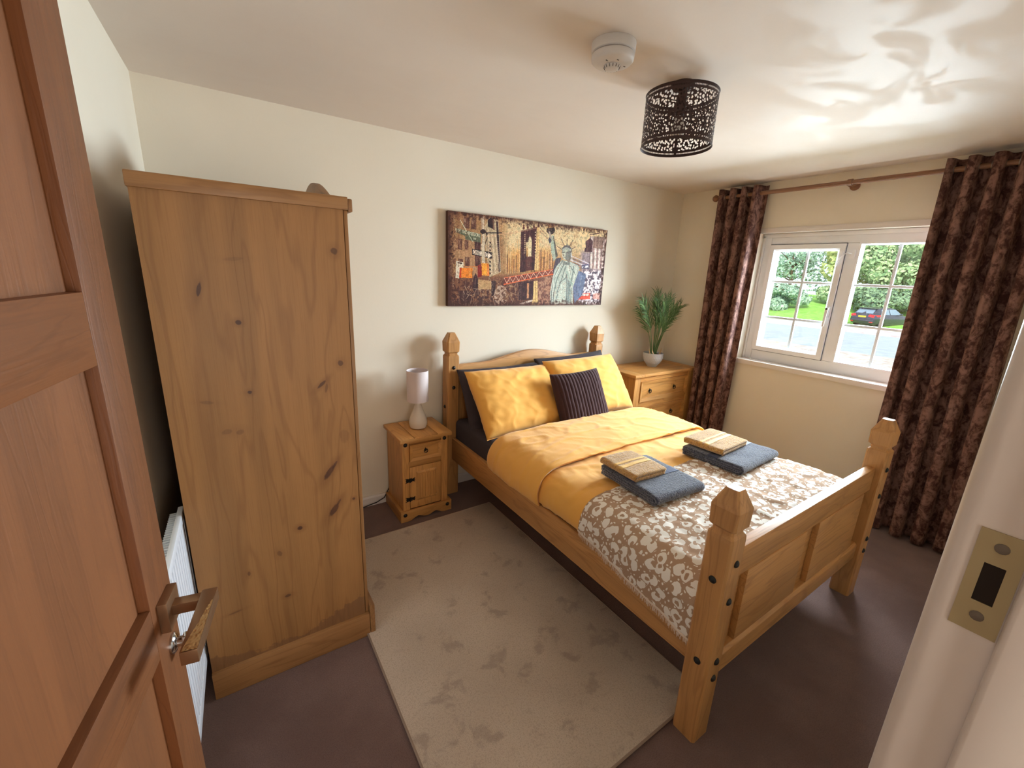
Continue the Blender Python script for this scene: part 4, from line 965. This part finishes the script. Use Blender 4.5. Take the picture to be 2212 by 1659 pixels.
    text('OF THE AMERICAS', 262, 404, 17.6, 38, .25, c(226, 228, 204)); text('AV', 446, 512, 17, 24, .12, c(220, 224, 200))
    over(line([(556, 270), (566, 560), (572, 830)], 36), c(206, 194, 174)); over(line([(545, 270), (558, 830)], 7), c(150, 132, 112), .7); over(ell(560, 440, 34, 28), c(62, 42, 40)); over(line([(585, 440), (610, 470)], 16), c(52, 36, 38))
    # one way sign
    over(poly([(433, 643), (672, 690), (668, 764), (431, 716)]), c(40, 26, 32)); over(poly([(443, 656), (600, 688), (596, 742), (440, 704)]), c(236, 226, 214)); over(poly([(580, 694), (620, 702), (620, 686), (668, 730), (620, 762), (618, 742), (578, 734)]), c(236, 226, 214))
    text('ONE', 449, 664, 29, 40, .19, c(30, 20, 24)); text('WAY', 545, 690, 27, 38, .19, c(30, 20, 24)); over(line([(558, 600), (568, 830)], 34), c(206, 194, 174)); over(line([(578, 600), (590, 830)], 6), c(140, 120, 104), .8)
    # pale poster, signal boxes
    over(poly([(245, 788), (332, 806), (330, 880), (285, 900), (278, 1000), (238, 990)]), c(228, 222, 204)); over(poly([(262, 800), (315, 812), (314, 828), (262, 816)]), c(90, 70, 62))
    over(line([(350, 855), (495, 858), (545, 825)], 10), c(206, 132, 76)); over(poly([(286, 868), (438, 874), (436, 995), (282, 988)]), c(238, 146, 50)); over(poly([(286, 868), (308, 872), (306, 990), (280, 986)]), c(206, 76, 34)); over(poly([(370, 872), (400, 873), (398, 900), (372, 900)]), c(210, 110, 40), .7)
    over(poly([(498, 850), (546, 818), (550, 975), (500, 988)]), c(138, 38, 34)); over(poly([(545, 818), (630, 824), (636, 972), (550, 960)]), c(246, 170, 66)); over(poly([(608, 824), (632, 824), (637, 972), (612, 968)]), c(232, 130, 46))
    # little tower lower left
    over(poly([(445, 1010), (475, 930), (505, 1010), (505, 1150), (445, 1150)]), c(66, 40, 46)); over(poly([(662, 1030), (712, 1030), (710, 1210), (662, 1210)]), c(60, 36, 40)); over(poly([(505, 1010), (660, 1030), (660, 1130), (505, 1130)]), c(206, 174, 128), .8)
    over(poly([(270, 1140), (420, 1150), (400, 1300), (300, 1300)]), c(70, 42, 46), .85); over(sst(Y, 1130, 1180)*(1-sst(X, 700, 820))*sst(n2, .44, .56), c(62, 38, 40), .85)
    over(ell(775, 1200, 80, 115) & (n2 > .47), c(206, 186, 170), .75); over(ell(775, 1200, 60, 90) & (n2 < .40), c(96, 70, 66), .6)
    for _ in range(46):
        x = rng.uniform(220, 1000); y = rng.uniform(1080, 1320); a = rng.uniform(0, 6.3); l2 = rng.uniform(30, 110); over(line([(x, y), (x+l2*math.cos(a), y+l2*math.sin(a))], 3.2), c(232, 210, 180), .8)
    for x in (200, 260, 330, 400): over(line([(x, 560), (x+140, 800)], 2.5), c(226, 192, 150), .7)
    # bridge
    for k in range(7): over(line([(840+k*26, 620-k*12), (835+k*26, 950-k*4)], 6), c(232, 186, 122) if k % 2 else c(226, 196, 150), .9)
    tw_ = c(74, 36, 42)
    over(poly([(1012, 432), (1232, 380), (1226, 470), (1012, 500)]), tw_); over(poly([(1012, 430), (1075, 420), (1066, 920), (998, 930)]), tw_); over(poly([(1140, 400), (1205, 390), (1190, 900), (1136, 905)]), tw_); over(poly([(1072, 450), (1140, 430), (1140, 560), (1070, 570)]), tw_)
    over(poly([(1098, 560), (1104, 520), (1118, 490), (1134, 520), (1140, 560), (1134, 760), (1096, 770)]), c(226, 212, 176))
    over(poly([(1070, 740), (1140, 740), (1140, 905), (1066, 915)]), c(96, 54, 50))
    for k in range(10): over(ell(1058, 480+k*24, 6, 6), c(236, 206, 172)); over(ell(1182, 450+k*34, 6, 7), c(236, 206, 180))
    for fx_, fy_ in ((1043, 400), (1092, 392), (1165, 384), (1220, 378)): over(ell(fx_, fy_-28, 8, 14), c(88, 48, 42)); over(ell(fx_, fy_, 13, 20), c(98, 54, 44))
    over(poly([(1200, 395), (1232, 388), (1222, 900), (1172, 905)]), c(226, 196, 142)); over(line([(1212, 400), (1196, 900)], 4), c(150, 104, 74), .8)
    for P_ in ([(1015, 430), (800, 470), (600, 500)], [(1200, 400), (1020, 440), (800, 490)], [(1225, 420), (1310, 480)], [(1232, 460), (1380, 570), (1500, 690)], [(1230, 545), (1500, 700)], [(1230, 560), (1480, 712)]): over(line(P_, 4), c(226, 180, 148), .9)
    for P_ in ([(1238, 400), (1320, 480)], [(1236, 440), (1330, 530)]): over(line(P_, 4), c(86, 62, 60), .9)
    for k in range(9): over(line([(1240+k*17, 640+k*9), (1236+k*17, 880)], 5), c(108, 64, 62) if k % 2 else c(226, 190, 150), .8)
    over(poly([(985, 1050), (1160, 1030), (1150, 1255), (985, 1262)]), c(66, 36, 42)); over(poly([(1086, 1060), (1108, 1058), (1106, 1240), (1084, 1240)]), c(206, 150, 110)); over(poly([(1212, 1010), (1400, 960), (1380, 1320), (1210, 1320)]), c(128, 88, 78))
    over(poly([(1215, 1010), (1385, 970), (1365, 1300), (1215, 1300)]) & (n2 > .55), c(196, 158, 130), .7)
    over(poly([(812, 992), (1405, 892), (1405, 950), (812, 1080)]), c(110, 54, 50), .9); over(line([(812, 996), (1405, 894)], 9), c(226, 120, 82)); over(line([(812, 1072), (1405, 950)], 12), c(230, 112, 66))
    for k in range(17):
        a, b = k/17, (k+1)/17; ya = lambda t, lo: (996-102*t) if not lo else (1068-120*t)
        over(line([(812+593*a, ya(a, k % 2)), (812+593*b, ya(b, (k+1) % 2))], 6), c(240, 200, 176)); over(line([(812+593*b, ya(b, 0)), (812+593*b, ya(b, 1))], 4), c(214, 120, 96))
    over(poly([(1165, 1035), (1210, 1030), (1212, 1230), (1225, 1320), (1138, 1320), (1158, 1230)]), c(228, 200, 142)); over(line([(1186, 1040), (1182, 1320)], 4), c(120, 86, 58))
    over(poly([(1000, 1300), (1150, 1255), (1150, 1275), (1020, 1325)]), c(228, 218, 208))
    # street on the right
    over(sst(X, 1690, 1760)*sst(Y, 640, 720), c(150, 138, 156), .85)
    over(poly([(1835, 500), (2030, 520), (1990, 910), (1830, 880)]), c(196, 180, 176)); 
    for k in range(7): over(poly([(1850+k*24, 520), (1862+k*24, 522), (1852+k*23, 890), (1840+k*23, 888)]), c(134, 104, 112) if k % 2 else c(240, 236, 240), .85)
    over(poly([(1880, 500), (2000, 512), (1990, 660), (1870, 640)]), c(130, 104, 96), .85)
    over(line([(1832, 484), (1950, 462)], 10), c(78, 52, 54)); over(line([(1838, 500), (1830, 880)], 8), c(84, 66, 80)); over(poly([(1778, 565), (1838, 520), (1868, 560), (1862, 690), (1768, 690), (1768, 650), (1782, 640), (1782, 600)]), c(86, 54, 64))
    over(sst(X, 1720, 1780)*sst(Y, 890, 930)*(n2 > .5), c(232, 230, 242), .9); over(sst(X, 1720, 1780)*sst(Y, 890, 930)*(n2 < .42), c(92, 86, 116), .8)
    for k in range(4): over(line([(1600, 730+k*26), (1820, 830+k*22)], 9 if k != 2 else 14), c(214, 216, 236) if k % 2 == 0 else c(104, 96, 124), .85)
    over(poly([(1735, 845), (1820, 830), (1820, 890), (1735, 890)]), c(96, 96, 126)); over(poly([(1742, 858), (1812, 850), (1812, 876), (1742, 880)]) & (n2 > .48), c(230, 230, 240))
    over(poly([(1690, 1215), (1740, 1185), (1835, 1180), (1838, 1255), (1685, 1262)]), c(228, 92, 74)); over(poly([(1735, 1192), (1822, 1188), (1820, 1212), (1725, 1216)]), c(226, 206, 204)); over(poly([(1870, 1190), (1960, 1180), (1950, 1260), (1868, 1255)]), c(232, 168, 160), .8); over(poly([(1700, 1262), (1830, 1255), (1828, 1290), (1700, 1295)]), c(206, 200, 214))
    # statue
    teal, tsh = c(190, 204, 198), c(92, 106, 110)
    over(poly([(1690, 905), (1790, 960), (1745, 1200), (1650, 1310), (1625, 1100)]), c(112, 126, 160))
    over(poly([(1392, 905), (1425, 765), (1490, 755), (1470, 830), (1400, 985)]), c(82, 76, 92))
    over(poly([(1440, 850), (1500, 785), (1590, 800), (1690, 850), (1712, 880), (1650, 1060), (1630, 1110), (1632, 1315), (1365, 1315), (1358, 1180), (1385, 1010), (1412, 900)]), teal)
    for P_ in ([(1500, 800), (1420, 960), (1380, 1150), (1372, 1310)], [(1520, 840), (1440, 1010), (1400, 1200), (1395, 1310)], [(1545, 860), (1500, 1000), (1440, 1180)], [(1560, 930), (1545, 1000), (1470, 1060)], [(1600, 860), (1660, 960)], [(1640, 860), (1620, 1000), (1600, 1100)], [(1555, 960), (1555, 1310)], [(1450, 1190), (1420, 1290)], [(1610, 1120), (1605, 1310)]): over(line(P_, 9), tsh, .75)
    for P_ in ([(1480, 850), (1405, 1010), (1385, 1250)], [(1570, 850), (1600, 1000), (1590, 1080)], [(1500, 1060), (1480, 1290)], [(1675, 870), (1630, 1050)]): over(line(P_, 8), c(226, 238, 232), .8)
    over(line([(1560, 930), (1620, 1080)], 26), c(168, 190, 184)); over(poly([(1565, 1000), (1600, 1060), (1590, 1310), (1560, 1310)]), c(110, 128, 132), .7)
    over(poly([(1362, 500), (1398, 485), (1420, 600), (1448, 735), (1398, 800), (1370, 690)]), c(170, 186, 172)); over(poly([(1392, 500), (1402, 495), (1450, 735), (1425, 760)]), c(84, 80, 78), .85); over(poly([(1335, 540), (1365, 480), (1372, 560), (1352, 590)]), c(66, 72, 92))
    over(ell(1365, 425, 50, 52), c(42, 28, 30)); over(ell(1368, 372, 40, 24), c(150, 104, 54)); over(line([(1320, 398), (1408, 388)], 6), c(206, 160, 92)); over(line([(1350, 450), (1366, 520)], 20), c(176, 160, 150))
    for P_ in ([(1530, 620), (1488, 530)], [(1558, 605), (1562, 530)], [(1590, 620), (1628, 548)], [(1612, 655), (1660, 628)], [(1500, 660), (1440, 615)]): over(line(P_, 7), c(96, 82, 74))
    over(ell(1556, 672, 60, 66), c(96, 98, 104)); over(ell(1548, 720, 46, 62), c(186, 194, 180)); over(ell(1576, 740, 34, 62), c(112, 116, 118), .8); over(poly([(1500, 655), (1548, 628), (1610, 655), (1600, 680), (1548, 655), (1505, 690)]), c(170, 178, 172))
    over(line([(1512, 696), (1535, 690)], 8), c(78, 76, 76)); over(line([(1555, 692), (1580, 700)], 8), c(96, 90, 92)); over(ell(1520, 728, 7, 12), c(120, 112, 104)); over(line([(1515, 752), (1540, 754)], 5), c(120, 100, 92)); over(poly([(1500, 780), (1555, 810), (1600, 780), (1590, 850), (1510, 840)]), c(120, 126, 124), .8); over(line([(1608, 700), (1622, 800)], 12), c(206, 214, 222), .8)
    # worn edges
    ed = np.minimum(np.minimum(uu, 1-uu)*2.36, np.minimum(vv, 1-vv)); over(1-sst(ed+(n2-.5)*.13, .0, .075), c(70, 38, 32), .85)
    over(((1-sst(X, 200, 330))*sst(n2, .5, .6)), c(70, 42, 34), .6)
    I[:] = I*(1-.22)+I*.22*(0.6+.8*n2[..., None])
    sp_ = rng.random((Hd, Wd)); sp_ = (sp_+np.roll(sp_, 1, 0)+np.roll(sp_, 1, 1)+np.roll(sp_, (1, 1), (0, 1)))/4
    I[:] = I*(.62+.50*n2[..., None]+.26*sp_[..., None])*np.array([1.0, .965, .93])
    over((n2 > .60) & (sp_ > .45) & (X < 1700), c(84, 50, 40), .5); over((n3 > .66) & (sp_ > .5), c(236, 214, 180), .28)
    I[:] = 112+(I-112)*1.1-6
    return np.clip(I, 0, 255)/255
img = paint(); HH, WW = img.shape[:2]
lin = np.where(img <= .04045, img/12.92, ((img+.055)/1.055)**2.4)
CX0, CX1, CZ0, CZ1 = 1.446, 2.842, 1.311, 1.899
cv = thing('canvas_print', ((CX0+CX1)/2, 0, (CZ0+CZ1)/2), 'wide sepia canvas print of a city bridge and statue on the wall above the headboard', 'picture')
me = bpy.data.meshes.new('printed_front')
gx_, gz_ = np.meshgrid(np.linspace(CX0, CX1, WW+1), np.linspace(CZ1, CZ0, HH+1))
co = np.stack([gx_-(CX0+CX1)/2, np.full_like(gx_, -.0362), gz_-(CZ0+CZ1)/2], -1).reshape(-1, 3)
a_ = (np.arange(HH)[:, None]*(WW+1)+np.arange(WW)[None]).reshape(-1)
fc = np.stack([a_, a_+WW+1, a_+WW+2, a_+1], -1)
me.vertices.add(len(co)); me.vertices.foreach_set('co', co.astype(np.float32).ravel())
me.loops.add(fc.size); me.loops.foreach_set('vertex_index', fc.astype(np.int32).ravel())
me.polygons.add(len(fc)); me.polygons.foreach_set('loop_start', (np.arange(len(fc))*4).astype(np.int32)); me.polygons.foreach_set('loop_total', np.full(len(fc), 4, np.int32))
me.update(calc_edges=True)
at = me.color_attributes.new('print', 'FLOAT_COLOR', 'CORNER')
cl4 = np.concatenate([lin.reshape(-1, 3), np.ones((HH*WW, 1))], 1); at.data.foreach_set('color', np.repeat(cl4, 4, axis=0).astype(np.float32).ravel())
t = NT('canvas_ink', .65, .25); t.color(t.n('VertexColor', layer_name='print').outputs[0]); t.bump(t.noise(t.obj(), 900, 1), .08, .002); me.materials.append(t.m)
po = bpy.data.objects.new('printed_front', me); COL.objects.link(po); po.parent = cv
bx(CX0, -.036, CZ0, CX1, -.001, CZ1).build('stretched_canvas', plain('canvas_edge', srgb(78, 44, 34), .7), cv)

# ------------------------------------------------------------ outside
GZ = -1.45
def ground_mat(name, c, c2, sc, b=.3):
    t = NT(name, .9, .15); v = t.obj(); t.color(t.mix(t.ss(t.noise(v, sc, 5, .65), .35, .65), c, c2)); t.bump(t.noise(v, sc*6, 3), b, .03); return t.m
struct(bx(4.11, -40, GZ-.3, 24.6, 60, GZ).build('driveway', ground_mat('gravel', srgb(206, 196, 190), srgb(172, 160, 154), 3)), 'pale gravel forecourt')
struct(bx(24.6, -40, GZ-.3, 35.6, 60, GZ-.03).build('road', ground_mat('asphalt', srgb(168, 176, 184), srgb(158, 166, 174), 1.5)), 'grey road')
struct(bx(35.6, -40, GZ-.3, 39.0, 60, GZ+.06).build('pavement', ground_mat('paving', srgb(206, 196, 198), srgb(176, 160, 162), 2)), 'pale pavement')
lawn_m = ground_mat('lawn_grass', srgb(112, 168, 66), srgb(150, 196, 92), 2.5, .6)
def lawn(i, j):
    x = 39+31*i; y = -40+100*j; return (x, y, GZ+.08+1.5*(1-math.cos(min(1, i*2.2)*math.pi))/2*(1 if True else 0)+.12*noise.noise(Vector((x*.3, y*.3, 0))))
struct(MB().grid(lawn, 40, 60).build('lawn', lawn_m, smooth=True), 'green grass bank')
def lawn_z(x): return GZ+.08+1.5*(1-math.cos(min(1, (x-39)/31*2.2)*math.pi))/2
bark = plain('bark', srgb(96, 78, 64), .9, .1, 0, .6, 8)
def shrub(name, c, rx_, ry_, z0, z1, n_, ls, mat, label, cat, seed, trunk=True, sparse=1.0):
    rnd = random.Random(seed); o = thing(name, (c[0], c[1], lawn_z(c[0])-.05), label, cat, 'greenery beyond the road' if False else None)
    mb = MB(); lob = [(rnd.uniform(-.6, .6)*rx_, rnd.uniform(-.7, .7)*ry_, rnd.uniform(.15, .85), rnd.uniform(.35, .6)) for _ in range(14)]
    for _ in range(n_):
        l_ = rnd.choice(lob); th = rnd.uniform(0, 2*math.pi); ph = math.acos(rnd.uniform(-1, 1)); rr = rnd.uniform(.72, 1.0)**.5*l_[3]
        d = Vector((math.sin(ph)*math.cos(th), math.sin(ph)*math.sin(th), math.cos(ph)))
        p = Vector((c[0]+l_[0]+d.x*rr*rx_, c[1]+l_[1]+d.y*rr*ry_, z0+(z1-z0)*l_[2]+d.z*rr*(z1-z0)*.45))
        if p.z < lawn_z(p.x)+.05: continue
        nn = (d+Vector((rnd.uniform(-.8, .8), rnd.uniform(-.8, .8), rnd.uniform(-.3, .9)))).normalized()
        a = nn.orthogonal().normalized(); b = nn.cross(a); q = rnd.uniform(0, 6.28); a, b = a*math.cos(q)+b*math.sin(q), b*math.cos(q)-a*math.sin(q)
        s_ = ls*rnd.uniform(.6, 1.4)
        mb.add([p-a*s_, p-b*s_*.55, p+a*s_, p+b*s_*.55], [(0, 1, 2, 3)])
    co_ = mb.build('foliage', mat, o, fix=False); co_['kind'] = 'stuff'
    tk = MB(); gz = lawn_z(c[0])-.05
    tk.tube([(c[0], c[1], gz), (c[0]+.1, c[1]+.05, gz+(z1-gz)*.35), (c[0]-.1, c[1]+.2, gz+(z1-gz)*.8)], [.22, .16, .06], 8)
    for k in range(9):
        a = rnd.uniform(0, 6.28); t0 = rnd.uniform(.2, .7); b0 = Vector((c[0], c[1]+.1, gz+(z1-gz)*t0)); e = b0+Vector((math.cos(a)*rx_*.8, math.sin(a)*ry_*.8, (z1-z0)*rnd.uniform(.1, .4)))
        tk.tube([b0, b0.lerp(e, .5)+Vector((0, 0, .2)), e], [.09, .05, .02], 6)
    tk.build('trunk', bark, o, smooth=60)
    return o
gA = leaf_mat('leaf_mid', srgb(112, 150, 102), srgb(206, 224, 172), .3); gB = leaf_mat('leaf_blue', srgb(104, 144, 122), srgb(200, 222, 200), .3); gC = leaf_mat('leaf_yellow', srgb(156, 174, 104), srgb(232, 230, 160), .3); gD = leaf_mat('leaf_deep', srgb(62, 92, 76), srgb(160, 190, 146), .25)
shrub('bush', (45.0, 17.6), 2.0, 1.9, -1.0, 1.6, 5200, .17, gB, 'blue green rounded bush on the grass at the left of the window view', 'bush', 1)
shrub('bush', (49.5, 13.6), 2.4, 2.6, -.6, 2.0, 6500, .17, gA, 'mid green bush behind the grass bank left of the car', 'bush', 2)
shrub('tree', (53.5, 20.8), 3.2, 3.0, 1.2, 6.0, 2600, .17, gB, 'thin sparse tree showing sky at the left of the window view', 'tree', 3)
shrub('tree', (54.0, 15.2), 3.2, 3.6, 1.0, 7.5, 9000, .20, gC, 'yellowish green tree in the middle of the window view', 'tree', 4)
shrub('tree', (51.5, 10.6), 3.2, 3.2, .2, 6.5, 10000, .20, gA, 'broad green tree right behind the parked car', 'tree', 5)
shrub('bush', (46.8, 9.8), 2.2, 2.6, -1.0, 1.5, 6500, .17, gD, 'dark green bush just behind the parked car', 'bush', 6)
shrub('tree', (56.0, 6.5), 3.6, 4.0, .0, 7.0, 9000, .20, gB, 'pale green tree at the right edge of the window view', 'tree', 7)

# parked car (local: +x heading, y left, origin at rear axle ground centre)
car_p = NT('car_paint', .22, .6); car_p.color(srgb(34, 36, 56)); car_p.b.inputs['Coat Weight'].default_value = .6; car_p = car_p.m
car_gl = plain('car_glass', srgb(120, 140, 160), .12, .6); red_l = plain('tail_light_red', srgb(222, 40, 50), .3); plate_m = plain('yellow_plate', srgb(250, 200, 50), .5); tyre = plain('tyre', srgb(26, 26, 28), .9); alloy = plain('alloy', srgb(160, 162, 168), .35, .5, .8)
car = thing('car', (40.6, 9.15, GZ+.06), 'dark blue hatchback parked beyond the road with yellow rear plate', 'car', rot=R(-18))
# body cross sections along x: (x, half width, z_low, z_belt) and roof: (x, half width at roof, z_roof)
body = [(-.78, .78, .42, .82), (-.72, .86, .32, .95), (-.45, .89, .24, 1.0), (.4, .90, .22, .98), (1.6, .90, .22, .96), (2.6, .89, .22, .92), (3.2, .86, .24, .86), (3.5, .76, .32, .74), (3.56, .6, .40, .62)]
rings = []
for x, hw, zl, zb in body:
    rings.append([(x, -hw*.9, zl), (x, -hw, zl+.14), (x, -hw*1.01, (zl+zb)/2+.05), (x, -hw*.96, zb), (x, 0, zb+.03), (x, hw*.96, zb), (x, hw*1.01, (zl+zb)/2+.05), (x, hw, zl+.14), (x, hw*.9, zl)])
bd = MB().loft(rings).build('body', car_p, car, bevel=.02, local=True)
cab = [(-.70, .70, .96, .70, .99), (-.30, .84, .98, .62, 1.40), (.2, .85, .98, .62, 1.47), (1.0, .86, .97, .63, 1.48), (1.5, .86, .96, .62, 1.42), (2.35, .82, .93, .70, .97)]
MB().loft([[(x, -w0, z0), (x, -w1, z1), (x, 0, z1+.03), (x, w1, z1), (x, w0, z0)] for x, w0, z0, w1, z1 in cab]).build('cabin', car_p, car, smooth=35, local=True)
rw = MB().loft([[(-.655, -.60, 1.06), (-.655, .60, 1.06), (-.64, .60, 1.06), (-.64, -.60, 1.06)], [(-.375, -.55, 1.36), (-.375, .55, 1.36), (-.36, .55, 1.36), (-.36, -.55, 1.36)]]).build('rear_window', car_gl, car, local=True)
for sg in (-1, 1):
    for (xa, xb, xc, xd) in ((-.15, .72, .70, .05), (.80, 1.95, 1.45, .80)):
        MB().loft([[(xa, sg*.855, 1.01), (xb, sg*.852, 1.01), (xc, sg*.665, 1.38), (xd, sg*.665, 1.38)], [(xa, sg*.868, 1.01), (xb, sg*.866, 1.01), (xc, sg*.680, 1.385), (xd, sg*.680, 1.385)]]).build('side_window', car_gl, car, local=True)
    MB().loft([[(-.805, sg*.42, .84), (-.80, sg*.80, .78), (-.80, sg*.80, .96), (-.79, sg*.50, .99)], [(-.30, sg*.905, .86), (-.28, sg*.92, .86), (-.28, sg*.92, .98), (-.30, sg*.905, .98)]]).build('tail_light', red_l, car, local=True)
    bx(-.80, sg*.80, .40, -.775, sg*.58, .47).build('rear_reflector', red_l, car, local=True)
    for xw in (0, 2.64):
        whl = MB().lathe([(.20, sg*-.0), (.31, 0), (.32, sg*.04), (.32, sg*.16), (.30, sg*.20), (.21, sg*.20)], (xw, sg*.70, .32), 28, 1).build('wheel', tyre, car, smooth=40, local=True)
        MB().lathe([(.21, sg*.19), (.05, sg*.205), (0, sg*.205)], (xw, sg*.70, .32), 20, 1).build('hub_cap', alloy, whl, local=True)
    bx(1.62, sg*.90, .98, 1.80, sg*1.05, 1.10).build('mirror', car_p, car, bevel=.03, local=True)
bx(-.805, -.27, .755, -.77, .27, .865).build('number_plate', plate_m, car, local=True)
MB().box(-.86, -.80, .46, -.60, .80, .60).build('rear_bumper', car_p, car, bevel=.05, local=True)
MB().loft([[(-.50, -.60, 1.395), (-.50, .60, 1.395), (-.50, .60, 1.42), (-.50, -.60, 1.42)], [(-.20, -.60, 1.42), (-.20, .60, 1.42), (-.20, .60, 1.455), (-.20, -.60, 1.455)]]).build('spoiler', car_p, car, local=True)

for o in list(bpy.data.objects):
    if '_o' in o: del o['_o']
